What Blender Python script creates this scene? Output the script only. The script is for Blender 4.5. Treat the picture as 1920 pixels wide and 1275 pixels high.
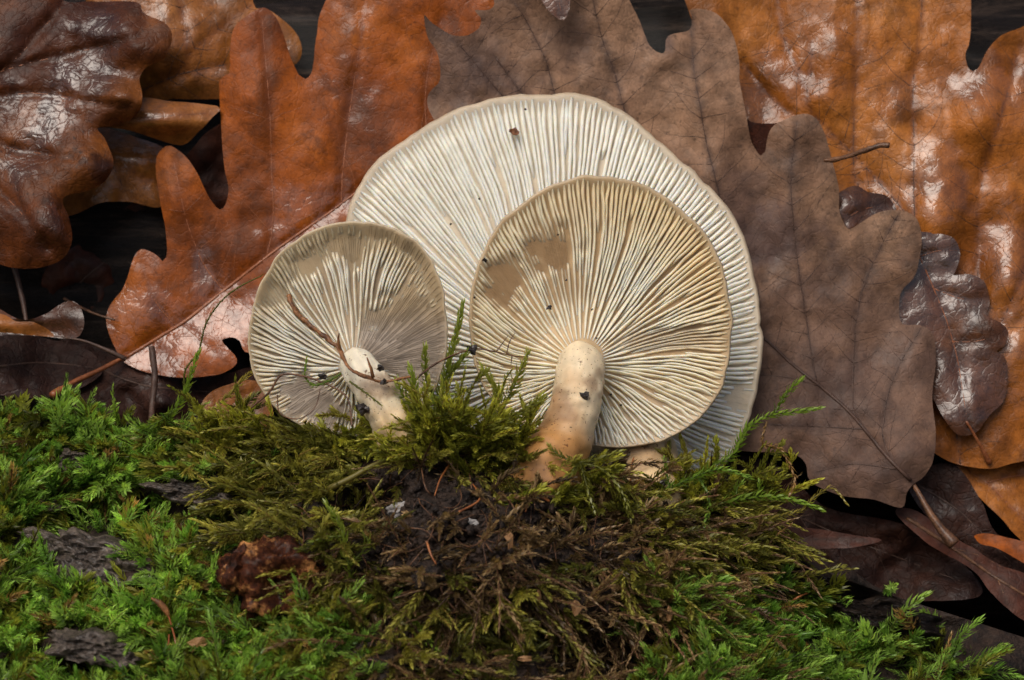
# Mushrooms growing from a mossy log among wet oak leaves.  1 Blender unit = 1 cm.
import bpy, math, random
import numpy as np
from mathutils import Vector, Matrix
from mathutils.geometry import delaunay_2d_cdt

random.seed(7); rng = np.random.default_rng(7)
scene = bpy.context.scene
for o in list(bpy.data.objects): bpy.data.objects.remove(o, do_unlink=True)
col = scene.collection
scene.unit_settings.scale_length = 0.01

# ------------------------------------------------------------------ camera
D = 40.0; PITCH = math.radians(14); S = 150.0
T0 = np.array([0, 0, 9.0])
RT = np.array([1.0, 0, 0]); FW = np.array([0, math.cos(PITCH), -math.sin(PITCH)])
UP = np.array([0, math.sin(PITCH), math.cos(PITCH)])
CAM = T0 - FW * D
cam = bpy.data.cameras.new('camera'); camo = bpy.data.objects.new('camera', cam); col.objects.link(camo)
camo.location = CAM; camo.rotation_euler = (math.pi/2 - PITCH, 0, 0)
cam.sensor_width = 36; cam.lens = 36 * D / 12.8
cam.clip_start = 0.5; cam.clip_end = 20000
cam.dof.use_dof = True; cam.dof.focus_distance = D - 0.1; cam.dof.aperture_fstop = 0.38
scene.camera = camo
scene.render.resolution_x = 1024; scene.render.resolution_y = 680

# ------------------------------------------------------------------ light: soft overcast daylight
sdir = np.array([-0.30, -0.45, 0.86]); sdir /= np.linalg.norm(sdir)
w = bpy.data.worlds.new('World'); scene.world = w; w.use_nodes = True
nt = w.node_tree; nt.nodes.clear()
sk = nt.nodes.new('ShaderNodeTexSky'); sk.sky_type = 'NISHITA'; sk.sun_disc = False
sk.sun_elevation = math.asin(sdir[2]); sk.sun_rotation = math.atan2(sdir[0], sdir[1])
sk.air_density = 1.0; sk.dust_density = 6.0; sk.ozone_density = 0.6
bg = nt.nodes.new('ShaderNodeBackground'); bg.inputs['Strength'].default_value = 0.07
wo = nt.nodes.new('ShaderNodeOutputWorld')
nt.links.new(sk.outputs[0], bg.inputs[0]); nt.links.new(bg.outputs[0], wo.inputs[0])
sl = bpy.data.lights.new('sun', 'SUN'); sl.energy = 1.5; sl.angle = math.radians(42); sl.color = (1, .96, .90)
so = bpy.data.objects.new('sun', sl); col.objects.link(so)
so.rotation_euler = Vector(-sdir).to_track_quat('-Z', 'Y').to_euler(); so.location = (0, 0, 60)
vs = scene.view_settings
vs.view_transform = 'Standard'; vs.look = 'None'; vs.exposure = 0.5; vs.gamma = 1; vs.use_curve_mapping = False

# ------------------------------------------------------------------ helpers
def P3(px, py, dep):
    px = np.asarray(px, float); py = np.asarray(py, float); dep = np.asarray(dep, float)
    k = (D + dep) / D / S
    return T0 + ((px - 960) * k)[..., None] * RT + ((637.5 - py) * k)[..., None] * UP + dep[..., None] * FW

def _h(i, j, k, s):
    n = (i * 374761393 + j * 668265263 + k * 2147483647 + s * 974711) & 0xffffffff
    n = ((n ^ (n >> 13)) * 1274126177) & 0xffffffff
    n = (n ^ (n >> 16)) & 0xffff
    return n / 32767.5 - 1.0
def noise(x, y, z=0.0, s=0):
    x, y, z = np.broadcast_arrays(np.asarray(x, float), np.asarray(y, float), np.asarray(z, float))
    xi = np.floor(x).astype(np.int64); yi = np.floor(y).astype(np.int64); zi = np.floor(z).astype(np.int64)
    f = lambda t: t*t*(3-2*t)
    u, v, q = f(x-xi), f(y-yi), f(z-zi)
    r = 0
    for a in (0, 1):
        for b in (0, 1):
            for c in (0, 1):
                r = r + (u if a else 1-u)*(v if b else 1-v)*(q if c else 1-q)*_h(xi+a, yi+b, zi+c, s)
    return r
def fbm(x, y, z=0.0, s=0, o=4, g=.5):
    r = 0; a = 1; x = np.asarray(x, float); y = np.asarray(y, float); z = np.asarray(z, float)
    for i in range(o):
        r = r + a*noise(x, y, z, s+i*17); x = x*2.03; y = y*2.03; z = z*2.03; a *= g
    return r
def sstep(a, b, x):
    t = np.clip((np.asarray(x, float)-a)/(b-a), 0, 1); return t*t*(3-2*t)

def obj(name, V, F, mat, parent=None, origin=None, cols=None, attrs=None, smooth=True):
    """V world coordinates, F list/array of faces -> one mesh object whose origin is `origin`."""
    V = np.asarray(V, float)
    if parent is not None: origin = np.array(parent['_o'])
    if origin is None: origin = V[np.argmin(V[:, 2])] if len(V) else np.zeros(3)
    origin = np.asarray(origin, float)
    me = bpy.data.meshes.new(name)
    W = V - origin
    if isinstance(F, np.ndarray) and F.ndim == 2:
        n, k = F.shape
        me.vertices.add(len(W)); me.vertices.foreach_set('co', W.astype(np.float32).ravel())
        me.loops.add(n*k); me.loops.foreach_set('vertex_index', F.astype(np.int32).ravel())
        me.polygons.add(n); me.polygons.foreach_set('loop_start', np.arange(0, n*k, k, dtype=np.int32))
        me.update(calc_edges=True)
    else:
        me.from_pydata([tuple(p) for p in W], [], [tuple(int(i) for i in f) for f in F])
    if smooth: me.polygons.foreach_set('use_smooth', np.ones(len(me.polygons), dtype=bool))
    if cols is not None:
        a = me.color_attributes.new('Col', 'FLOAT_COLOR', 'POINT')
        c = np.ones((len(W), 4), np.float32); c[:, :3] = cols
        a.data.foreach_set('color', c.ravel())
    for k, v in (attrs or {}).items():
        a = me.attributes.new(k, 'FLOAT', 'POINT'); a.data.foreach_set('value', np.asarray(v, np.float32))
    me.materials.append(mat); me.update()
    o = bpy.data.objects.new(name, me); col.objects.link(o)
    o['_o'] = [float(t) for t in origin]
    if parent is not None: o.parent = parent
    else: o.location = origin
    if parent is not None and parent.get('_sub'):   # parent is itself a part: it shares its origin
        o.location = (0, 0, 0)
    if parent is not None: o['_sub'] = 1
    return o
def empty(name, loc, label, cat, group=None):
    o = bpy.data.objects.new(name, None); col.objects.link(o); o.empty_display_size = .3
    o.location = [float(t) for t in loc]; o['_o'] = [float(t) for t in loc]
    tag(o, label, cat, group); return o
def tag(o, label=None, cat=None, group=None, kind=None):
    if label: o['label'] = label
    if cat: o['category'] = cat
    if group: o['group'] = group
    if kind: o['kind'] = kind
    return o

def catmull(P, step, closed=False):
    P = np.asarray(P, float); n = len(P); out = []
    for i in range(n if closed else n-1):
        if closed: a, b, c, d = P[(i-1) % n], P[i], P[(i+1) % n], P[(i+2) % n]
        else: a, b, c, d = P[max(i-1, 0)], P[i], P[i+1], P[min(i+2, n-1)]
        m = max(1, int(np.linalg.norm((c-b)[:2 if P.shape[1] == 2 else 3])/step))
        for k in range(m):
            t = k/m
            out.append(.5*((2*b)+(c-a)*t+(2*a-5*b+4*c-d)*t*t+(3*b-a-3*c+d)*t**3))
    if not closed: out.append(P[-1])
    return np.array(out)
def frames(C):
    t = np.gradient(C, axis=0); t /= np.linalg.norm(t, axis=1)[:, None]+1e-9
    e1 = np.zeros_like(C); a = np.array([.3, -.8, .5]); 
    for i in range(len(C)):
        a = a - t[i]*np.dot(a, t[i]); a /= np.linalg.norm(a)+1e-9; e1[i] = a
    return t, e1, np.cross(t, e1)
def tube(C, R, n=8, jit=0, seed=0, flat=1.0):
    """closed tube round polyline C with radii R -> V, F"""
    C = np.asarray(C, float); R = np.broadcast_to(np.asarray(R, float), (len(C),))
    t, e1, e2 = frames(C); m = len(C)
    ph = np.linspace(0, 2*np.pi, n, endpoint=False)
    rr = R[:, None]*np.ones(n)[None]
    if jit:
        q = np.arange(m)[:, None]
        rr = rr*(1+jit*fbm(q*.35+seed*3.1, np.cos(ph)[None]*1.5+5, np.sin(ph)[None]*1.5, seed, 3))
    V = C[:, None]+rr[..., None]*(np.cos(ph)[None, :, None]*e1[:, None]+flat*np.sin(ph)[None, :, None]*e2[:, None])
    V = V.reshape(-1, 3); F = []
    for i in range(m-1):
        for j in range(n):
            F.append((i*n+j, i*n+(j+1) % n, (i+1)*n+(j+1) % n, (i+1)*n+j))
    F.append(tuple(range(n))[::-1]); F.append(tuple((m-1)*n+j for j in range(n)))
    return V, F
def join(parts):
    V = []; F = []; o = 0
    for v, f in parts:
        V.append(v); F += [tuple(i+o for i in q) for q in f]; o += len(v)
    return np.concatenate(V), F

# ------------------------------------------------------------------ materials
class NT:
    def __init__(s, name):
        s.m = bpy.data.materials.new(name); s.m.use_nodes = True; s.t = s.m.node_tree; s.t.nodes.clear()
        s.out = s.n('ShaderNodeOutputMaterial')
    def n(s, k, **kw):
        x = s.t.nodes.new(k)
        for a, b in kw.items(): setattr(x, a, b)
        return x
    def l(s, a, b): s.t.links.new(a, b)
    def coord(s, scale=(1, 1, 1), rot=(0, 0, 0)):
        c = s.n('ShaderNodeTexCoord'); m = s.n('ShaderNodeMapping')
        m.inputs['Scale'].default_value = scale; m.inputs['Rotation'].default_value = rot
        s.l(c.outputs['Object'], m.inputs[0]); return m.outputs[0]
    def noise(s, sc, det=4, rough=.55, vec=None, dist=0):
        x = s.n('ShaderNodeTexNoise'); x.inputs['Scale'].default_value = sc; x.inputs['Detail'].default_value = det
        x.inputs['Roughness'].default_value = rough; x.inputs['Distortion'].default_value = dist
        s.l(vec if vec is not None else s.coord(), x.inputs['Vector']); return x.outputs['Fac']
    def ramp(s, f, pts):
        r = s.n('ShaderNodeValToRGB'); e = r.color_ramp.elements
        while len(e) < len(pts): e.new(.5)
        for i, (p, c) in enumerate(pts):
            e[i].position = p; e[i].color = (c[0], c[1], c[2], 1) if not isinstance(c, (int, float)) else (c, c, c, 1)
        s.l(f, r.inputs[0]); return r.outputs[0]
    def mix(s, f, a, b, mode='MIX'):
        x = s.n('ShaderNodeMix', data_type='RGBA', blend_type=mode); 
        for v, i in ((f, 0), (a, 6), (b, 7)):
            if hasattr(v, 'is_linked'): s.l(v, x.inputs[i])
            elif i == 0: x.inputs[0].default_value = v
            else: x.inputs[i].default_value = (*v[:3], 1) if not isinstance(v, (int, float)) else (v, v, v, 1)
        return x.outputs[2]
    def math(s, op, a, b=0.0):
        x = s.n('ShaderNodeMath', operation=op)
        for v, i in ((a, 0), (b, 1)):
            if hasattr(v, 'is_linked'): s.l(v, x.inputs[i])
            else: x.inputs[i].default_value = v
        return x.outputs[0]
    def attr(s, name, out='Color'):
        a = s.n('ShaderNodeAttribute'); a.attribute_name = name; return a.outputs[out]
    def bump(s, h, st, d=.02, nrm=None):
        b = s.n('ShaderNodeBump'); b.inputs['Strength'].default_value = st; b.inputs['Distance'].default_value = d
        s.l(h, b.inputs['Height'])
        if nrm is not None: s.l(nrm, b.inputs['Normal'])
        return b.outputs[0]
    def bsdf(s, color, rough, **kw):
        p = s.n('ShaderNodeBsdfPrincipled')
        for k, v in dict({'Base Color': color, 'Roughness': rough}, **kw).items():
            k = k.replace('_', ' ')
            if hasattr(v, 'is_linked'): s.l(v, p.inputs[k])
            elif isinstance(v, tuple) and len(v) == 3 and k != 'Subsurface Radius': p.inputs[k].default_value = (*v, 1)
            else: p.inputs[k].default_value = v
        return p
    def done(s, sh): s.l(sh, s.out.inputs[0]); return s.m

def mat_leaf(name, dark, mid, light, veinc, spot=.5, rough=.5, wet=.5, wetlo=.45, coatr=.12, bump=.5, grain=1.0, fold=1.0, tonec=None, fb=6):
    k = NT(name)
    tonec = tonec or tuple(x*.35 for x in mid)
    base = k.ramp(k.noise(.55, 5, .6), [(.3, dark), (.5, mid), (.72, light)])
    fine = k.ramp(k.noise(4.5, 6, .65), [(.3, .62), (.55, 1.0), (.75, 1.22)])
    c = k.mix(1.0, base, fine, 'MULTIPLY')
    big = k.ramp(k.noise(1.1, 6, .7, None, .6), [(.36, .42), (.54, 1.0)])
    c = k.mix(.8, c, big, 'MULTIPLY')
    gr = k.ramp(k.noise(34, 3, .6), [(.3, .8), (.6, 1.06)])
    c = k.mix(.8*grain, c, gr, 'MULTIPLY')
    sp = k.ramp(k.noise(1.9, 6, .7), [(.545, 0.0), (.66, 1.0)])
    c = k.mix(k.math('MULTIPLY', sp, spot), c, tuple(x*.22 for x in mid))
    tiny = k.ramp(k.noise(13, 3, .5), [(.63, 0.0), (.70, 1.0)])
    c = k.mix(k.math('MULTIPLY', tiny, spot*.8), c, tuple(x*.2 for x in mid))
    c = k.mix(k.attr('tone', 'Fac'), c, k.mix(1.0, tonec, fine, 'MULTIPLY'))
    c = k.mix(k.math('MULTIPLY', k.attr('vd', 'Fac'), .75), c, veinc)
    vor = k.n('ShaderNodeTexVoronoi', feature='DISTANCE_TO_EDGE'); vor.inputs['Scale'].default_value = 7
    nz = k.n('ShaderNodeTexNoise'); nz.inputs['Scale'].default_value = 3
    vm = k.n('ShaderNodeVectorMath', operation='MULTIPLY_ADD'); co = k.coord()
    k.l(co, nz.inputs['Vector']); k.l(nz.outputs['Color'], vm.inputs[0]); vm.inputs[1].default_value = (.35, .35, .35); k.l(co, vm.inputs[2])
    k.l(vm.outputs[0], vor.inputs['Vector'])
    net = k.ramp(vor.outputs['Distance'], [(0, 0.0), (.09, 1.0)])
    c = k.mix(k.math('MULTIPLY', k.math('SUBTRACT', 1.0, net), .16), c, tuple(x*.4 for x in mid))
    n1 = k.bump(k.noise(3, 3, .45), .35*bump, .12)
    n2 = k.bump(net, .28*bump, .02, n1)
    n3 = k.bump(k.noise(26, 4, .6), .4*bump, .02, n2)
    wm = k.ramp(k.noise(.9, 5, .62), [(wetlo, 0.0), (wetlo+.16, 1.0)])
    wcoat = k.math('MAXIMUM', k.math('MULTIPLY', wm, wet), k.attr('wetz', 'Fac'))
    cr = k.ramp(k.noise(7, 4, .6), [(.42, coatr), (.8, coatr+.3)])
    nc = k.bump(k.noise(fb, 2, .45), .30*fold, .08)
    nc = k.bump(net, .13*fold, .02, nc)
    nc = k.bump(k.noise(26, 3, .55), .12*fold, .02, nc)
    p = k.bsdf(c, rough, Normal=n3, Coat_Weight=wcoat, Coat_Roughness=cr, Coat_Normal=nc, Coat_IOR=1.6)
    p.inputs['Specular IOR Level'].default_value = .22
    tr = k.n('ShaderNodeBsdfTranslucent'); k.l(c, tr.inputs[0])
    mx = k.n('ShaderNodeMixShader'); mx.inputs[0].default_value = .12
    k.l(p.outputs[0], mx.inputs[1]); k.l(tr.outputs[0], mx.inputs[2])
    return k.done(mx.outputs[0])

def mat_simple(name, c1, c2, sc=6, rough=.6, bump=.6, bsc=20, coat=0, bd=.03, coatr=.15):
    k = NT(name)
    c = k.ramp(k.noise(sc, 6, .65), [(.32, c1), (.68, c2)])
    n = k.bump(k.noise(bsc, 5, .65), bump, bd)
    p = k.bsdf(c, rough, Normal=n, Coat_Weight=coat, Coat_Roughness=coatr); p.inputs['Specular IOR Level'].default_value = .3
    return k.done(p.outputs[0])

def mat_flesh(name, rough=.5, sss=.35, speck=0.0):
    k = NT(name)
    c = k.attr('Col')
    c = k.mix(1.0, c, k.ramp(k.noise(9, 4, .6), [(.3, .88), (.65, 1.03)]), 'MULTIPLY')
    if speck:
        s1 = k.ramp(k.noise(13, 3, .6), [(.64, 0.0), (.69, 1.0)])
        c = k.mix(k.math('MULTIPLY', s1, speck), c, (.10, .035, .012))
        s2 = k.ramp(k.noise(36, 2, .5), [(.665, 0.0), (.71, 1.0)])
        c = k.mix(k.math('MULTIPLY', s2, speck), c, (.05, .025, .012))
    n = k.bump(k.noise(30, 4, .6), .2, .02)
    p = k.bsdf(c, rough, Normal=n, Subsurface_Weight=sss, Subsurface_Scale=.10, Subsurface_Radius=(1, .75, .45))
    p.inputs['Specular IOR Level'].default_value = .25
    return k.done(p.outputs[0])

def mat_moss(name, rough=.38, trans=.4, spec=.5):
    k = NT(name)
    c = k.attr('Col')
    p = k.bsdf(c, rough); p.inputs['Specular IOR Level'].default_value = spec
    tr = k.n('ShaderNodeBsdfTranslucent'); k.l(k.mix(1.0, c, (1.25, 1.2, .7), 'MULTIPLY'), tr.inputs[0])
    mx = k.n('ShaderNodeMixShader'); mx.inputs[0].default_value = trans
    k.l(p.outputs[0], mx.inputs[1]); k.l(tr.outputs[0], mx.inputs[2])
    return k.done(mx.outputs[0])

def mat_bark(name, c1, c2, c3, stretch=(1, 1, 1), coat=.3, sc=2.2, hp=.75):
    k = NT(name); v = k.coord(stretch)
    c = k.ramp(k.noise(sc, 7, .7, v), [(.3, c1), (.52, c2), (hp, c3)])
    c = k.mix(1.0, c, k.ramp(k.noise(sc*6, 6, .75, v), [(.35, .25), (.52, .9), (.7, 1.6)]), 'MULTIPLY')
    n = k.bump(k.noise(sc*2.5, 8, .7, v), 1.0, .16)
    n = k.bump(k.noise(sc*9, 6, .75, v), 1.0, .06, n)
    p = k.bsdf(c, .6, Normal=n, Coat_Weight=coat, Coat_Roughness=.25); p.inputs['Specular IOR Level'].default_value = .12
    return k.done(p.outputs[0])

M = {}
M['gill'] = mat_flesh('mushroom_gill', .7, .85)
M['cap'] = mat_flesh('mushroom_cap', .4, .3)
M['stem'] = mat_flesh('mushroom_stem', .5, .4, .85)
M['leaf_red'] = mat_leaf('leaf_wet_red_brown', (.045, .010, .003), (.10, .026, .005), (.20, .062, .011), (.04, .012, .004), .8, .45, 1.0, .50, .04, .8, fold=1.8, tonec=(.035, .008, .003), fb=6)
M['leaf_orange'] = mat_leaf('leaf_orange', (.19, .040, .003), (.31, .072, .005), (.42, .118, .011), (.13, .032, .008), .62, .5, .5, .53, .06, .55)
M['leaf_tan'] = mat_leaf('leaf_tan_orange', (.21, .066, .012), (.32, .11, .022), (.42, .175, .045), (.16, .05, .014), .5, .42, .8, .42, .10, .6)
M['leaf_amber'] = mat_leaf('leaf_wet_amber', (.23, .066, .009), (.36, .115, .017), (.47, .18, .038), (.12, .038, .014), .55, .40, 1.0, .53, .06, .7, fold=1.1, fb=4)
M['leaf_grey'] = mat_leaf('leaf_dry_grey_brown', (.115, .062, .041), (.245, .134, .079), (.37, .212, .124), (.055, .032, .025), .65, .6, .2, .5, .35, .7, tonec=(.092, .054, .045))
M['leaf_dark'] = mat_leaf('leaf_dark_wet', (.060, .024, .014), (.11, .042, .020), (.20, .075, .024), (.03, .012, .007), .6, .35, 1.0, .36, .06, .8, fold=1.1, fb=4)
M['leaf_shade'] = mat_leaf('leaf_dark_red_shaded', (.035, .011, .006), (.075, .021, .010), (.12, .036, .016), (.025, .010, .006), .5, .55, .25, .5, .25, .6)  # dull red leaf, its colour darkened further to carry the shade of the gaps
M['leaf_deep_shade'] = mat_leaf('leaf_painted_deep_shade', (.022, .009, .006), (.042, .015, .009), (.07, .026, .014), (.02, .009, .006), .5, .6, .5, .5, .15, 1.4, fold=1.5)  # deep shade put into the colour: near-black for leaves the sun still reaches
M['rib_brown'] = mat_simple('rib_brown', (.16, .045, .014), (.30, .10, .035), 9, .45, .5, 24, .4)
M['rib_dark'] = mat_simple('rib_dark', (.035, .018, .013), (.085, .044, .029), 8, .55, .5, 24, .1)
M['rib_grey'] = mat_simple('rib_grey', (.10, .050, .034), (.25, .14, .09), 7, .5, .6, 24, .2)
M['twig'] = mat_simple('twig_bark', (.035, .014, .008), (.18, .080, .034), 9, .55, .9, 30, .3)
M['twig_rust'] = mat_simple('twig_rust', (.06, .022, .008), (.36, .15, .05), 8, .6, .9, 30, .2)
M['root'] = mat_simple('rootlet', (.14, .038, .010), (.42, .15, .045), 5, .5, .4, 30, .3)
M['soil'] = mat_simple('soil', (.006, .004, .003), (.048, .026, .016), 5, .7, 1.0, 9, .08, .15, .4)
M['crumb'] = mat_simple('soil_crumb', (.008, .006, .006), (.035, .022, .018), 8, .45, .8, 30, .5)
M['crumb_brown'] = mat_simple('crumb_brown', (.10, .035, .012), (.26, .10, .035), 8, .5, .8, 30, .3)
M['bark_grey'] = mat_bark('bark_grey', (.05, .039, .032), (.18, .14, .112), (.38, .305, .24))
M['bark_dark'] = mat_bark('bark_dark', (.003, .002, .002), (.022, .014, .010), (.12, .080, .058), (.25, 1, 2.2), .08)
M['rot'] = mat_bark('rotten_wood', (.010, .005, .004), (.13, .035, .012), (.80, .36, .12), coat=.1, sc=3.4, hp=.63)
M['chip'] = mat_simple('pale_chip', (.16, .075, .028), (.40, .22, .10), 6, .55, .5, 22)
M['white'] = mat_simple('white_mycelium', (.14, .12, .11), (.50, .48, .46), 8, .7, .8, 18)
M['moss'] = mat_moss('moss_fresh', .33, .5, .6)
M['moss_dry'] = mat_moss('moss_olive', .45, .4, .45)
M['floor'] = mat_simple('forest_floor', (.02, .012, .008), (.09, .045, .022), .5, .7, 1, 3, .1, .3)
M['seta'] = mat_simple('seta', (.16, .035, .012), (.26, .075, .025), 6, .35, .2, 20, .5)

# ------------------------------------------------------------------ the ground: a mossy bank, hollow behind it
CX = [-500, 0, 60, 125, 190, 262, 330, 450, 600, 800, 1000, 1200, 1340, 1440, 1550, 1700, 1920, 2400]
CY = [770, 772, 792, 770, 792, 836, 806, 818, 792, 794, 836, 890, 925, 1010, 1075, 1125, 1195, 1230]
CD = [.9, .8, .78, .74, .7, .62, .5, .25, .05, -.1, -.05, .25, .35, .6, .8, .9, 1.0, 1.1]
def gdep(px, py):
    c = np.interp(px, CX, CY); t = (py-c)/S
    d = np.interp(px, CX, CD) - np.where(t > 0, .82*t + .10*np.minimum(t, 1.0), 0)
    d = d - .85*np.exp(-((px-930)/330.)**2-((py-985)/150.)**2)
    d = d - .16*np.exp(-((px-900)/300.)**2-((py-950)/140.)**2)*(1.2*fbm(px/55., py/45., 0, 19, 4, .6)+.5*fbm(px/20., py/18., 0, 29, 2))
    d = d + .22*fbm(px/170., py/110., 0, 3, 4) + .24*noise(px/66., py/52., 0, 14) + .07*fbm(px/40., py/40., 0, 9, 3)
    for cx, cy, rx, ry, ro in HOLLOW:
        c_, s_ = math.cos(ro), math.sin(ro); d = d + .85*np.exp(-(((px-cx)*c_+(py-cy)*s_)/rx)**2-((-(px-cx)*s_+(py-cy)*c_)/ry)**2)
    return d
HOLLOW = [(340, 970, 130, 34, .12), (180, 965, 110, 24, -.08), (250, 1120, 90, 16, .2), (60, 1130, 60, 20, .3), (150, 1262, 140, 18, 0), (1590, 1110, 90, 16, .25), (1480, 1180, 60, 18, .2), (1180, 1240, 90, 30, 0), (760, 1140, 60, 24, 0), (1010, 1180, 70, 26, .2), (690, 960, 50, 40, 0), (1400, 1120, 40, 14, 0)]
def gpoint(px, py): return P3(px, py, gdep(px, py))
def gnormal(px, py):
    e = 6.0
    a = gpoint(px+e, py)-gpoint(px-e, py); b = gpoint(px, py-e)-gpoint(px, py+e)
    n = np.cross(a, b); return n/np.linalg.norm(n, axis=-1)[..., None]
nx, ny = 330, 130
gx = np.linspace(-520, 2440, nx)
rows = []
cr = np.interp(gx, CX, CY)
for t in (6.0, 4.6, 3.4, 2.4, 1.6, 1.0, .6, .3, .12):          # behind the crest the bank drops into a hollow
    q = gpoint(gx, cr); dd = np.minimum(t, 3.0)
    rows.append(q + FW*t - UP*(1.15*dd + .25*fbm(gx/160., t*2.0, 0, 5)[:])[:, None])
for k in range(ny):
    py = cr + (1900-cr)*(k/(ny-1))**1.25
    rows.append(gpoint(gx, py))
V = np.array(rows).reshape(-1, 3); ny2 = len(rows)
ii, jj = np.meshgrid(np.arange(ny2-1), np.arange(nx-1), indexing='ij')
a = (ii*nx+jj).ravel(); F = np.stack([a, a+nx, a+nx+1, a+1], 1)
tag(obj('ground', V, F, M['soil'], origin=(0, 0, 0)), kind='structure')
R = 6000.0
g = np.linspace(-1, 1, 41); g = np.sign(g)*np.abs(g)**3*R
X, Y = np.meshgrid(g, g); Z = np.zeros_like(X) + .4*noise(X*.1, Y*.1)
V = np.stack([X, Y, Z], -1).reshape(-1, 3); n = 41
ii, jj = np.meshgrid(np.arange(n-1), np.arange(n-1), indexing='ij'); a = (ii*n+jj).ravel()
tag(obj('forest_floor', V, np.stack([a, a+1, a+n+1, a+n], 1), M['floor'], origin=(0, 0, 0)), kind='structure')

# the dark rotten log that the leaves lean on
LC = P3(960, 620, 9.0); LR = 6.3
m, n = 240, 90
xs = np.linspace(-19, 19, m); ph = np.linspace(0, 2*np.pi, n, endpoint=False)
X, PH = np.meshgrid(xs, ph, indexing='ij')
rr = LR + .30*fbm(X*.12, PH*7, 0, 21, 5, .6) + .10*fbm(X*.8, PH*30, 0, 31, 3) - .35*sstep(.2, .6, np.abs(noise(X*.07, PH*9, 0, 40)))
V = np.stack([X, LC[1]+rr*np.cos(PH), LC[2]+.0+rr*np.sin(PH)], -1).reshape(-1, 3)
F = []
for i in range(m-1):
    for j in range(n): F.append((i*n+j, i*n+(j+1) % n, (i+1)*n+(j+1) % n, (i+1)*n+j))
F.append(tuple(range(n))[::-1]); F.append(tuple((m-1)*n+j for j in range(n)))
tag(obj('rotten_log', V, F, M['bark_dark']), 'dark wet rotten log with horizontal grain behind the oak leaves', 'log')

def ell(x, y, cx, cy, rx, ry, rot=0.0, soft=.35, fr=.25, seed=0):
    c, s = math.cos(rot), math.sin(rot); dx, dy = x-cx, y-cy
    q = np.hypot((dx*c+dy*s)/rx, (-dx*s+dy*c)/ry)+fr*fbm(x/22., y/22., 0, seed, 3)
    return 1-sstep(1-soft, 1+soft, q)

# ------------------------------------------------------------------ oak leaves
def inside(P, poly):
    x, y = P[:, 0], P[:, 1]; r = np.zeros(len(P), bool); q = poly[-1]
    for p in poly:
        c = ((p[1] > y) != (q[1] > y)) & (x < (q[0]-p[0])*(y-p[1])/(q[1]-p[1]+1e-12)+p[0]); r ^= c; q = p
    return r
def polydist(P, line, width=None):
    line = np.asarray(line, float); best = np.full(len(P), 1e9); side = np.zeros(len(P))
    for a, b in zip(line[:-1], line[1:]):
        ab = b-a; t = np.clip(((P-a)@ab)/(ab@ab+1e-9), 0, 1); dv = P-(a+t[:, None]*ab)
        d = np.hypot(dv[:, 0], dv[:, 1]); k = d < best
        best[k] = d[k]; side[k] = np.sign(ab[0]*dv[k, 1]-ab[1]*dv[k, 0])
    return best, side

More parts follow.
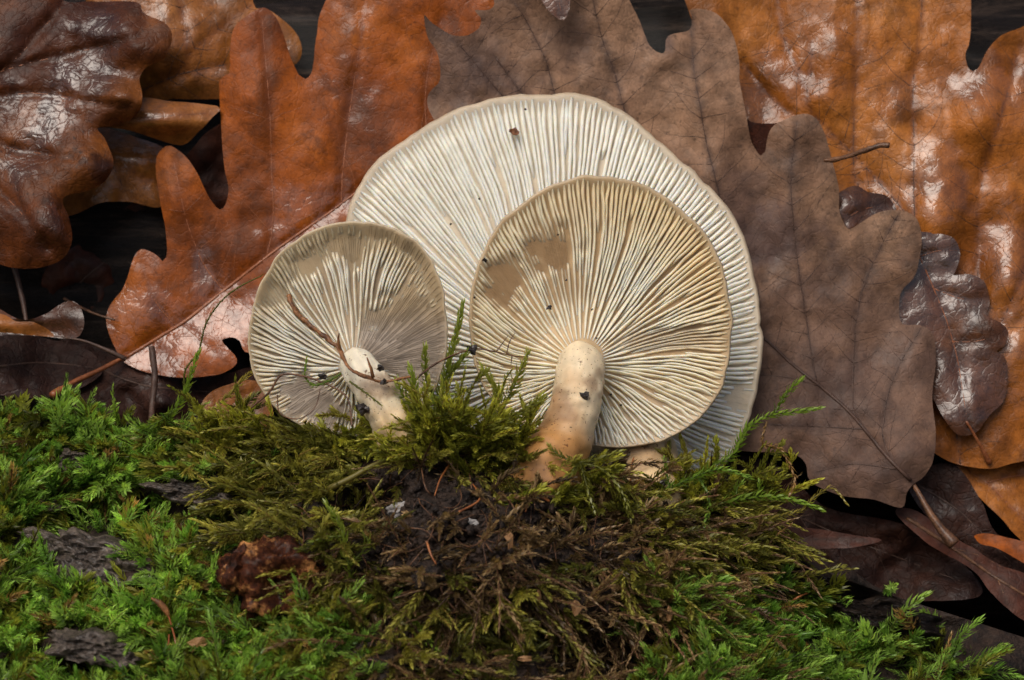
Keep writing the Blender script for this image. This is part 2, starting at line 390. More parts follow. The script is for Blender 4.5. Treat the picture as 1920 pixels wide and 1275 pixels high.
def leaf(label, outline, dep, mat, midrib=None, veins=(), petiole=None, ribmat='rib_brown', group=None, grid=8, crumple=.05,
         relief=.03, fold=(0, 0), curl=0.0, thick=.012, veinw=2.2, ribw=5.0, fine=0, name='oak_leaf', edge=1.6, seed=0, petw=7, quilt=.0, tones=(), wetz=()):
    if mat in ('leaf_shade', 'leaf_deep_shade') and ribw < 7: ribmat = 'rib_dark'
    outline = catmull(outline, 7, True)
    k = np.arange(len(outline))
    outline = outline + edge*np.stack([fbm(k*.13, seed*3.7, 0, 71), fbm(k*.13, seed*3.7+9, 0, 72)], 1)
    lo, hi = outline.min(0), outline.max(0)
    gx, gy = np.meshgrid(np.arange(lo[0], hi[0], grid), np.arange(lo[1], hi[1], grid))
    pts = np.stack([gx.ravel(), gy.ravel()], 1) + rng.uniform(-.25, .25, (gx.size, 2))*grid
    pts = pts[inside(pts, outline)]
    cl = np.concatenate([outline, outline[:1]])
    do, _ = polydist(pts, cl[::2] if len(cl) > 400 else cl); pts = pts[do > .55*grid]
    nb = len(outline)
    vin = [Vector(p) for p in np.concatenate([outline, pts])]
    res = delaunay_2d_cdt(vin, [(i, (i+1) % nb) for i in range(nb)], [], 1, 1e-6)
    P = np.array([tuple(v) for v in res[0]]); Fc = [tuple(f) for f in res[2]]
    used = np.zeros(len(P), bool); used[[i for f in Fc for i in f]] = True
    mp = np.cumsum(used)-1; P = P[used]; Fc = [tuple(int(mp[i]) for i in f) for f in Fc]
    lines = ([midrib] if midrib is not None else []) + list(veins)
    lines = [catmull(np.array(l, float), 12) for l in lines]
    def depth(Q, want=False):
        Q = np.asarray(Q, float); d = np.asarray(dep(Q[:, 0], Q[:, 1]), float)*np.ones(len(Q))
        if midrib is not None:
            dm, sd = polydist(Q, lines[0])
            d = d - (fold[0]*np.where(sd > 0, 110*np.tanh(dm/110), 0)+fold[1]*np.where(sd < 0, 110*np.tanh(dm/110), 0))/S
        dv = np.full(len(Q), 1e9)
        for l in lines: dv = np.minimum(dv, polydist(Q, l)[0])
        if lines:
            d = d + relief*np.exp(-(dv/9.0)**2) - quilt*np.minimum(dv, 45)/45.
        d = d + crumple*fbm(Q[:, 0]/95.+seed, Q[:, 1]/95., seed*1.7, 50, 4, .42)
        if curl:
            de, _ = polydist(Q, cl[::2]); d = d + curl*np.exp(-de/28.)
        return (d, dv) if want else d
    d, dv = depth(P, True)
    top = P3(P[:, 0], P[:, 1], d); bot = P3(P[:, 0], P[:, 1], d+thick)
    n = len(P); e = {}
    for f in Fc:
        for a, b in zip(f, f[1:]+f[:1]): e[(a, b)] = 1
    ctr = P3(*P[Fc[0][0]], 0.0)
    f0 = Fc[0]; nn = np.cross(top[f0[1]]-top[f0[0]], top[f0[2]]-top[f0[0]])
    flip = np.dot(nn, FW) > 0
    F = [f[::-1] if flip else f for f in Fc] + [tuple(i+n for i in (f if flip else f[::-1])) for f in Fc]
    bset = sorted({i for (a, b) in e if (b, a) not in e for i in (a, b)}); bi = {v_: 2*n+k_ for k_, v_ in enumerate(bset)}; nb2 = len(bset)
    for (a, b) in e:
        if (b, a) not in e:
            a2, b2 = bi[a], bi[b]; F.append((a2, b2, b2+nb2, a2+nb2) if flip else (b2, a2, a2+nb2, b2+nb2))
    V = np.concatenate([top, bot, top[bset], bot[bset]]); ext = np.zeros(2*nb2)
    base = (petiole[-1] if petiole is not None else (midrib[0] if midrib is not None else outline[np.argmax(outline[:, 1])]))
    bd = depth(np.array([base[:2]], float))[0] if petiole is None else petiole[-1][2]
    E = empty(name, P3(base[0], base[1], bd), label, 'leaf', group)
    vd = np.exp(-(dv/4.5)**2); vd2 = np.concatenate([vd, vd*0, ext])
    tn = np.zeros(n); wz = np.zeros(n)
    for q, (x_, y_, rx_, ry_, am_) in enumerate(tones): tn = np.maximum(tn, am_*ell(P[:, 0], P[:, 1], x_, y_, rx_, ry_, 0, .55, .45, 200+q+seed))
    for q, (x_, y_, rx_, ry_, am_) in enumerate(wetz): wz = np.maximum(wz, am_*ell(P[:, 0], P[:, 1], x_, y_, rx_, ry_, 0, .25, .5, 300+q+seed))
    bl = obj('blade', V, F, M[mat], E, attrs={'vd': vd2, 'tone': np.concatenate([tn, tn*0, ext]), 'wetz': np.concatenate([wz, wz*0, ext])})
    def rib(nm, l, w0, w1, par):
        m_ = inside(l, outline)
        if m_.sum() < 3: return
        q = l[m_]; q = q + .8*np.stack([noise(np.arange(len(q))*.4, seed+1.5), noise(np.arange(len(q))*.4, seed+7.5)], 1)
        C = P3(q[:, 0], q[:, 1], depth(q)+.002); r = np.linspace(w0, w1, len(q))/S
        v, f = tube(C, r*.5, 6); obj(nm, v, f, M[ribmat], par)
    if midrib is not None: rib('midrib', lines[0], ribw, ribw*.45, E)
    for l in lines[(1 if midrib is not None else 0):]: rib('vein', l[::1], veinw*1.25, veinw*.6, E)
    if petiole is not None:
        q = np.array(petiole, float); C = P3(q[:, 0], q[:, 1], q[:, 2]); C = catmull(C, .06)
        r = np.linspace(ribw*.5, petw*.5, len(C))/S; r[-4:] *= 1.25
        v, f = tube(C, r, 8, .15, seed); obj('petiole', v, f, M['twig' if mat == 'leaf_grey' else ribmat], E)
    if fine and lines:
        parts = []; rs = np.random.default_rng(seed+100)
        for l in lines:
            acc = rs.uniform(0, fine)
            for i in range(1, len(l)-1):
                acc += np.linalg.norm(l[i]-l[i-1])
                if acc < fine: continue
                acc = rs.uniform(0, fine*.3)
                tg = l[i+1]-l[i-1]; tg /= np.linalg.norm(tg)+1e-9
                for sd in (-1, 1):
                    if rs.random() < .15: continue
                    an = sd*rs.uniform(.9, 1.35); p = l[i].copy(); path = [p.copy()]
                    dr = np.array([tg[0]*math.cos(an)-tg[1]*math.sin(an), tg[0]*math.sin(an)+tg[1]*math.cos(an)])
                    bend = -sd*rs.uniform(-.01, .05); kk = int(rs.uniform(6, 15))
                    for _ in range(kk):
                        bb = bend+rs.normal(0, .09); c_, s_ = math.cos(bb), math.sin(bb)
                        dr = np.array([dr[0]*c_-dr[1]*s_, dr[0]*s_+dr[1]*c_]); p = p+dr*9; path.append(p.copy())
                    path = np.array(path); ins = inside(path, outline); 
                    if not ins.all(): path = path[:max(0, int(np.argmin(ins)))]
                    if len(path) < 3: continue
                    C = P3(path[:, 0], path[:, 1], depth(path)+.001)
                    parts.append(tube(C, np.linspace(1.0, .45, len(C))/S*.75, 4))
        if parts:
            v, f = join(parts); o = obj('fine_veins', v, f, M[ribmat], E); o['kind'] = 'stuff'
    return E

def pl(d0, ax=0, ay=0, cx=960, cy=400, bumps=()):
    """depth of a leaf: plane plus bulges (px, py, rx, ry, cm towards the viewer)"""
    def f(x, y):
        d = d0+ax*(x-cx)/S+ay*(y-cy)/S
        for bx_, by_, rx, ry, a in bumps: d = d-a*np.exp(-((x-bx_)/rx)**2-((y-by_)/ry)**2)
        return d
    return f

# wet red-brown leaf, top left
leaf('wet red-brown lobed oak leaf with bumpy glossy surface, above the curled yellow-edged leaf',
     [(-190, -120), (60, -110), (110, -5), (180, 2), (255, 4), (266, 22), (284, 33), (310, 44), (322, 62), (317, 91), (303, 113), (277, 124), (262, 146), (266, 175), (264, 204), (241, 226), (204, 237), (182, 241), (197, 259), (210, 288), (213, 310), (197, 339), (164, 357), (125, 366), (117, 379), (128, 405), (136, 438), (134, 460), (120, 482), (84, 499), (36, 503), (0, 495), (-60, 470), (-170, 400), (-230, 200)],
     pl(1.75, -.10, -.28, 100, 250, [(240, 70, 70, 50, .25), (215, 185, 70, 38, .25), (150, 300, 80, 45, .28), (70, 420, 85, 70, .3)]), 'leaf_red',
     [(-150, 240), (-60, 180), (0, 135), (100, 108), (200, 85), (262, 66)], [[(-40, 165), (30, 110), (75, 60), (118, 10)], [(-70, 190), (60, 175), (150, 188), (240, 200)], [(-100, 215), (0, 272), (60, 285), (140, 298)], [(-120, 240), (-30, 330), (40, 400), (90, 470)]],
     ribmat='rib_brown', crumple=.15, relief=.06, curl=.16, seed=1, tones=[(150, 60, 150, 60, .6), (120, 140, 120, 40, .7), (220, 215, 60, 25, .6), (280, 100, 40, 20, .5), (190, 330, 30, 25, .6)], ribw=4, veinw=2.5, quilt=.05)
# tan leaf behind it
leaf('tan-orange oak leaf showing between the red-brown wet leaf and the tall orange leaf',
     [(180, -110), (470, -110), (474, 5), (505, 18), (545, 50), (563, 82), (562, 110), (545, 128), (500, 170), (430, 185), (330, 186), (262, 192), (190, 150)],
     pl(2.7, .05, -.1, 300, 80, [(330, 60, 90, 80, .2)]), 'leaf_tan', [(255, 175), (330, 142), (430, 120), (520, 110)], [[(330, 142), (365, 90), (430, 40), (470, 10)], [(345, 140), (350, 60), (330, -20)]],
     ribmat='rib_dark', crumple=.1, curl=.1, seed=2, ribw=3, veinw=1.5, fine=60)
leaf('rolled-up tan oak leaf tucked behind the red-brown wet leaf',
     [(150, 240), (200, 205), (265, 183), (330, 190), (405, 200), (413, 206), (396, 222), (375, 245), (345, 272), (300, 262), (250, 246), (200, 240)],
     pl(2.35, 0, 0, 330, 230, [(300, 222, 150, 34, .45)]), 'leaf_tan', [(180, 225), (280, 220), (395, 212)], [], crumple=.05, seed=3, ribw=1.5, ribmat='rib_dark')
leaf('tan oak leaf scrap with a pale wet sheen under the rolled-up leaf',
     [(120, 235), (200, 240), (260, 258), (305, 276), (330, 296), (320, 340), (300, 388), (240, 378), (190, 380), (120, 405), (90, 350)],
     pl(2.6, 0, -.35, 230, 320, [(260, 290, 80, 40, .2)]), 'leaf_tan', [(140, 300), (220, 310), (300, 345)], [[(210, 310), (230, 350), (222, 385)]], crumple=.08, seed=4, ribw=2, curl=.12, ribmat='rib_dark')
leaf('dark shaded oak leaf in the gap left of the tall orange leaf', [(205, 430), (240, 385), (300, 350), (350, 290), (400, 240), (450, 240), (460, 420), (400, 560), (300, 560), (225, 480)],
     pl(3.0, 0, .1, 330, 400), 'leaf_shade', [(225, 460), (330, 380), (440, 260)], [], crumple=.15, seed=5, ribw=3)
# the tall orange leaf
leaf('tall orange-brown oak leaf with a red midrib and a stalk, left of the mushrooms',
     [(228, 674), (211, 642), (200, 606), (203, 580), (215, 560), (228, 545), (238, 520), (245, 495), (252, 478), (263, 467), (280, 470), (297, 480), (305, 489), (312, 482), (313, 460), (308, 420), (300, 380), (292, 330), (294, 295), (305, 280), (320, 274), (345, 290), (368, 320), (385, 355), (400, 380), (413, 394), (424, 385), (430, 360), (425, 330), (418, 280), (413, 220), (411, 150), (428, 138), (430, 100), (440, 55), (470, 25), (495, 15), (515, 30), (530, 60), (545, 110), (560, 140), (572, 147), (585, 135), (590, 90), (597, 40), (612, 0), (640, -60), (760, -130), (900, -110), (950, -20), (955, 120), (940, 240), (930, 350), (900, 470), (840, 560), (700, 620), (560, 640), (470, 662), (450, 640), (437, 633), (416, 639), (428, 655), (444, 674), (438, 689), (401, 704), (328, 707), (277, 700), (243, 686)],
     pl(2.1, -.04, -.12, 500, 400, [(480, 150, 60, 120, .12), (340, 360, 60, 80, .10)]), 'leaf_orange',
     [(228, 676), (290, 638), (350, 600), (420, 545), (500, 482), (580, 425), (660, 368), (800, 255), (920, 100)],
     [[(500, 482), (512, 420), (510, 330), (505, 200), (496, 90), (492, 35)], [(640, 384), (645, 300), (660, 180), (678, 60), (690, -40)], [(420, 545), (385, 500), (352, 420), (325, 300)], [(330, 612), (292, 565), (265, 495)], [(800, 255), (800, 150), (830, 30)],
      [(420, 545), (470, 580), (520, 620)], [(340, 607), (390, 650), (425, 678)], [(560, 440), (620, 500), (700, 560)]],
     petiole=[(232, 670, 2.0), (190, 692, 1.75), (140, 716, 1.5), (98, 742, 1.2)], ribmat='rib_brown', crumple=.06, relief=.025, fold=(.36, .04), curl=.04, seed=6, tones=[(500, 200, 14, 190, .55), (650, 150, 18, 150, .7), (640, 300, 14, 60, .5), (800, 200, 16, 100, .5), (460, 450, 30, 25, .4), (330, 430, 25, 18, .5), (480, 380, 20, 40, .4), (345, 345, 14, 10, .6)], wetz=[(410, 600, 200, 62, 1), (300, 650, 70, 45, 1), (235, 590, 45, 60, .9), (385, 520, 22, 70, 1), (560, 420, 60, 70, .8), (620, 380, 60, 40, .8)], ribw=8.5, veinw=2.6, petw=12, thick=.014, fine=80)
# grey-brown leaf behind the mushrooms
leaf('large dull grey-brown oak leaf with dark veins, behind the widest mushroom cap',
     [(797, 27), (812, 45), (848, 66), (878, 65), (898, 50), (901, 32), (890, 20), (925, 14), (930, -40), (1000, -120), (1130, -120), (1180, 0), (1198, 36), (1220, 84), (1246, 100), (1253, 69), (1293, 55), (1296, 32), (1291, 19), (1307, 15), (1340, 24), (1366, 51), (1380, 84), (1386, 120), (1388, 157), (1395, 193), (1402, 233), (1410, 266), (1427, 292), (1435, 284), (1439, 255), (1453, 233), (1486, 217), (1512, 212), (1530, 222), (1545, 248), (1555, 277), (1566, 321), (1572, 357), (1574, 394), (1581, 416), (1592, 430), (1614, 419), (1643, 401), (1672, 393), (1701, 397), (1720, 412), (1728, 440), (1727, 473), (1716, 517), (1690, 546), (1685, 582), (1692, 606), (1723, 608), (1745, 619), (1754, 648), (1754, 690), (1749, 746), (1756, 808), (1750, 860), (1733, 892), (1714, 906), (1700, 925), (1690, 954), (1639, 938), (1566, 927), (1519, 901), (1508, 866), (1475, 850), (1402, 848), (1300, 830), (1150, 700), (1000, 520), (880, 330), (812, 222), (802, 190), (808, 171), (822, 157), (826, 139), (819, 98), (804, 77), (796, 47)],
     pl(1.75, 0, -.06, 1300, 400, [(1700, 900, 180, 160, .55), (1300, 60, 120, 100, -.15), (1500, 250, 60, 90, .08), (860, 100, 90, 120, .08)]), 'leaf_grey',
     [(1714, 908), (1665, 858), (1621, 805), (1585, 765), (1537, 724), (1483, 681), (1431, 633), (1340, 560), (1200, 430), (1060, 280), (930, 110)],
     [[(1400, 605), (1372, 470), (1352, 380), (1340, 330), (1325, 270), (1310, 185), (1299, 110), (1295, 29)], [(1532, 720), (1523, 673), (1508, 575), (1493, 473), (1486, 400), (1483, 346), (1486, 292), (1495, 226)],
      [(1621, 805), (1603, 770), (1599, 746), (1601, 655), (1607, 590), (1621, 531), (1650, 466), (1683, 404)], [(1668, 860), (1655, 815), (1657, 790), (1665, 739), (1690, 677), (1727, 615)],
      [(1230, 455), (1200, 300), (1172, 210), (1150, 130), (1128, 70), (1108, -20)], [(1100, 320), (1050, 210), (1025, 120), (990, 45), (965, 5)], [(1000, 230), (945, 182), (900, 130), (855, 78), (800, 30)],
      [(1537, 724), (1480, 708), (1424, 703)], [(1621, 805), (1540, 800), (1430, 795)], [(1680, 880), (1600, 870), (1530, 885)]],
     petiole=[(1708, 900, 1.15), (1725, 930, 1.0), (1755, 980, .85), (1789, 1021, .75)], ribmat='rib_dark', crumple=.10, relief=.02, curl=.03, fold=(-.05, .18), seed=7, tones=[(1650, 780, 220, 230, .55), (1500, 620, 140, 110, .5), (860, 120, 110, 110, .5), (1440, 440, 90, 60, .85), (1390, 370, 40, 60, .5), (900, 130, 90, 60, .6), (1040, 90, 60, 50, .35), (1230, 70, 30, 30, .7), (1560, 900, 150, 80, .65), (1500, 760, 90, 60, .5), (1640, 640, 90, 120, .35), (1740, 780, 60, 100, .4), (1450, 600, 60, 60, .4)], ribw=8, veinw=2.6, petw=20, thick=.014, fine=42, grid=8, quilt=-.035)
# big wet amber leaf, right
leaf('large wet amber oak leaf with long dark veins and bright wet patches, on the right',
     [(1290, -100), (1560, -150), (1818, -90), (1820, 0), (1818, 73), (1811, 102), (1818, 129), (1834, 128), (1854, 91), (1876, 69), (1906, 55), (1950, 40), (2080, 20), (2150, 300), (2120, 700), (2040, 850), (1920, 866), (1858, 879), (1803, 872), (1752, 850), (1700, 800), (1600, 640), (1480, 450), (1380, 280), (1310, 80)],
     pl(2.45, 0, -.14, 1600, 300, [(1860, 250, 120, 150, .22), (1730, 350, 90, 130, .15), (1560, 120, 80, 130, .12), (1880, 700, 120, 200, .25), (1838, 222, 60, 52, .24), (1745, 420, 60, 60, .2), (1900, 530, 50, 60, .2)]), 'leaf_amber',
     [(1800, 870), (1770, 640), (1726, 500), (1714, 394), (1714, 273), (1712, 164), (1723, 73), (1734, -60)],
     [[(1716, 440), (1650, 390), (1603, 328), (1604, 164), (1607, -20)], [(1716, 420), (1610, 300), (1523, 212), (1512, 168), (1490, 120), (1468, 66), (1457, -20)], [(1560, 260), (1483, 215), (1439, 175), (1391, 117)], [(1514, 172), (1522, 130), (1523, 80)],
      [(1800, 640), (1833, 520), (1836, 401), (1847, 310), (1876, 219), (1913, 84)], [(1810, 760), (1880, 600), (1960, 420)]],
     ribmat='rib_dark', crumple=.10, relief=.02, fold=(0, .0), curl=-.03, seed=8, wetz=[(1850, 165, 70, 40, 1), (1760, 350, 60, 70, 1), (1680, 350, 60, 40, .9), (1890, 480, 60, 90, .9), (1900, 640, 60, 100, .9)], tones=[(1700, 215, 25, 25, .7), (1790, 640, 40, 80, .4), (1650, 250, 16, 12, .6), (1580, 262, 10, 14, .6), (1540, 60, 60, 60, .25)], ribw=3.2, veinw=2.0, fine=55, quilt=.05)
# dark wet lobed leaf between
leaf('dark glossy lobed oak leaf lying between the grey-brown and amber leaves',
     [(1690, 420), (1723, 433), (1760, 437), (1789, 447), (1801, 480), (1793, 509), (1789, 517), (1818, 513), (1847, 528), (1856, 564), (1851, 593), (1876, 604), (1891, 622), (1884, 648), (1869, 659), (1887, 677), (1884, 746), (1855, 780), (1833, 808), (1803, 816), (1781, 801), (1760, 768), (1740, 740), (1670, 700), (1650, 550)],
     pl(1.78, -.05, -.12, 1780, 620, [(1850, 640, 50, 40, .07), (1810, 770, 50, 50, .06)]), 'leaf_dark',
     [(1700, 430), (1750, 540), (1790, 650), (1815, 800)], [[(1750, 540), (1800, 560), (1850, 560)], [(1785, 640), (1830, 640), (1885, 625)], [(1725, 480), (1760, 470), (1795, 470)]],
     petiole=[(1812, 790, 1.5), (1835, 830, 1.6), (1855, 868, 1.72)], crumple=.07, relief=.03, curl=.03, seed=9, ribw=4, petw=9, quilt=.0)
leaf('dark purplish wet leaf tip poking between two lobes of the grey-brown leaf',
     [(1560, 420), (1566, 372), (1584, 354), (1607, 347), (1629, 359), (1661, 365), (1678, 386), (1680, 410), (1640, 440), (1590, 445)], pl(2.0, .05, -.25, 1620, 400, [(1600, 380, 40, 30, .12)]), 'leaf_dark', [(1565, 430), (1610, 395), (1670, 385)], [], crumple=.12, curl=.1, seed=10, ribw=2)
leaf('small dull red leaf scrap in the notch of the grey-brown leaf', [(1380, 210), (1410, 228), (1450, 231), (1482, 227), (1500, 250), (1470, 290), (1430, 320), (1395, 290)], pl(2.05, 0, .1, 1430, 260), 'leaf_shade', crumple=.06, seed=11)
leaf('small reddish wet leaf tip over the top of the grey-brown leaf', [(990, -70), (1085, -70), (1072, -10), (1066, 20), (1057, 38), (1040, 31), (1022, 12), (1008, -20)], pl(1.5, 0, -.2, 1040, 0), 'leaf_dark', [(1035, -60), (1045, -10), (1054, 30)], [], crumple=.05, curl=.06, seed=12, ribw=2)
# lower right
leaf('orange oak leaf with a bare edge below the amber leaf, lower right',
     [(1780, 840), (1797, 880), (1830, 925), (1876, 970), (1909, 1007), (1965, 1050), (2080, 1010), (2080, 850), (1920, 830)], pl(2.0, 0, -.45, 1880, 920, [(1880, 900, 60, 60, .1)]), 'leaf_amber', [(1790, 872), (1850, 905), (1905, 960), (1980, 1030)], [[(1850, 905), (1920, 890), (2000, 900)]], crumple=.08, seed=13, ribw=3, ribmat='rib_brown', curl=-.05)
leaf('small brown lobe of leaf hanging under the orange leaf, lower right', [(1786, 885), (1791, 905), (1800, 922), (1822, 942), (1842, 940), (1850, 925), (1820, 890), (1800, 870)], pl(1.85, 0, -.2, 1815, 910), 'leaf_tan', crumple=.05, curl=.1, seed=14)
leaf('curled red-brown leaf edge above the long dark red leaf, lower right', [(1826, 1004), (1850, 999), (1890, 1008), (1930, 1018), (2060, 1050), (2060, 1120), (1960, 1080), (1920, 1056), (1872, 1028), (1840, 1021)], pl(1.5, 0, -.5, 1900, 1030), 'leaf_orange', crumple=.06, curl=-.08, seed=15)
leaf('dark grey-brown leaf in shade below the stalk of the grey-brown leaf', [(1700, 900), (1760, 870), (1800, 880), (1840, 940), (1870, 1000), (1950, 1060), (1900, 1080), (1800, 1010), (1740, 970)], pl(1.85, 0, -.2, 1800, 960), 'leaf_deep_shade', [(1720, 910), (1800, 960), (1900, 1060)], [], crumple=.08, seed=16)
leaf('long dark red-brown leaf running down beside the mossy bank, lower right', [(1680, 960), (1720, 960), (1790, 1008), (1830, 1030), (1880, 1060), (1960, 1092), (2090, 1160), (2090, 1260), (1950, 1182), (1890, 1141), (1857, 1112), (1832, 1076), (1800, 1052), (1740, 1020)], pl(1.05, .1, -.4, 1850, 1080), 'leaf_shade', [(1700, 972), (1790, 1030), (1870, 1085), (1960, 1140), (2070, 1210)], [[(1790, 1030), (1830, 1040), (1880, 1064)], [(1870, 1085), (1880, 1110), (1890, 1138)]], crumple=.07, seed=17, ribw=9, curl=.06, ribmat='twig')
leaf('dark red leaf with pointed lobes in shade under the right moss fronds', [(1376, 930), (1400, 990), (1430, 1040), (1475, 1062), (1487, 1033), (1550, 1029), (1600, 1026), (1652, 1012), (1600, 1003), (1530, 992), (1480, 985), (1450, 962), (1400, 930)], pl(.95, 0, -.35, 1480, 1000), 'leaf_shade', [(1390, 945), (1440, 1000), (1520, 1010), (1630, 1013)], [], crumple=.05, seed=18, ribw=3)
leaf('broad dark leaf in deep shade behind the right moss fronds', [(1340, 860), (1450, 868), (1550, 950), (1700, 985), (1800, 1050), (1830, 1120), (1600, 1120), (1450, 1080), (1360, 960)], pl(1.6, 0, -.25, 1550, 980), 'leaf_deep_shade', [(1350, 870), (1500, 970), (1800, 1090)], [[(1500, 970), (1560, 960), (1640, 985)], [(1500, 970), (1540, 1040), (1560, 1100)], [(1640, 1025), (1660, 1070), (1680, 1110)]], crumple=.30, seed=19)
# lower left
leaf('curled brown oak leaf with a yellowish edge and dark stalk, above the left moss',
     [(-60, 545), (0, 580), (40, 600), (82, 590), (120, 566), (146, 568), (158, 596), (155, 620), (141, 634), (105, 634), (70, 630), (30, 627), (-60, 625)], pl(1.4, -.1, -.5, 90, 600, [(125, 590, 35, 30, .2), (30, 600, 60, 14, .2)]), 'leaf_dark', [(150, 636), (90, 628), (0, 606), (-50, 600)], [],
     petiole=[(125, 634, 1.2), (160, 640, 1.15), (205, 658, 1.1), (236, 674, 1.12)], crumple=.08, curl=-.1, seed=20, ribw=4, petw=8, ribmat='rib_dark')
leaf('yellow-brown leaf edge rolled along the curled brown leaf, above the left moss', [(-60, 590), (0, 588), (30, 602), (62, 604), (90, 618), (100, 632), (60, 629), (0, 622), (-60, 625)], pl(1.05, 0, -.3, 30, 610, [(30, 608, 90, 12, .1)]), 'leaf_tan', crumple=.05, seed=21)
leaf('very dark wet leaf under the tall orange leaf, just above the left moss', [(110, 640), (200, 650), (320, 690), (420, 700), (480, 690), (520, 740), (480, 800), (330, 800), (200, 790), (120, 760)], pl(2.0, 0, -.5, 300, 720), 'leaf_deep_shade', [(130, 660), (260, 720), (460, 740)], [], crumple=.30, curl=.1, seed=22)
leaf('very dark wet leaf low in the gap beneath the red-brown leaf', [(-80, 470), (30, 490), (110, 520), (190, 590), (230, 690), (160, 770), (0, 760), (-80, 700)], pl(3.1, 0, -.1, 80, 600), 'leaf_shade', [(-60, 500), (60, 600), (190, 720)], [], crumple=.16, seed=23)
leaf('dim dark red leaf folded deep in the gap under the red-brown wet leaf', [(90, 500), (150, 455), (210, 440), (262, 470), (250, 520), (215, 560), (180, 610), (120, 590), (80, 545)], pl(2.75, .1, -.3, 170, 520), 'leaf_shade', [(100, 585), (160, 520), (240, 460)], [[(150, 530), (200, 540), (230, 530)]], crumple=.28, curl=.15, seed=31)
leaf('dim brown leaf scrap low in the gap behind the leaning dark stalk', [(-40, 640), (30, 625), (110, 640), (170, 660), (190, 700), (120, 740), (30, 745), (-40, 720)], pl(1.9, .05, -.5, 80, 690), 'leaf_deep_shade', [(-20, 690), (80, 680), (180, 690)], [], crumple=.22, curl=.1, seed=32)
leaf('small brown leaf tip standing in moss beside the smallest mushroom cap', [(378, 770), (392, 738), (428, 722), (470, 714), (500, 730), (510, 790), (470, 830), (400, 830)], pl(.9, 0, -.3, 440, 770), 'leaf_tan', [(395, 820), (430, 770), (480, 730)], [], crumple=.06, seed=24, ribw=2)

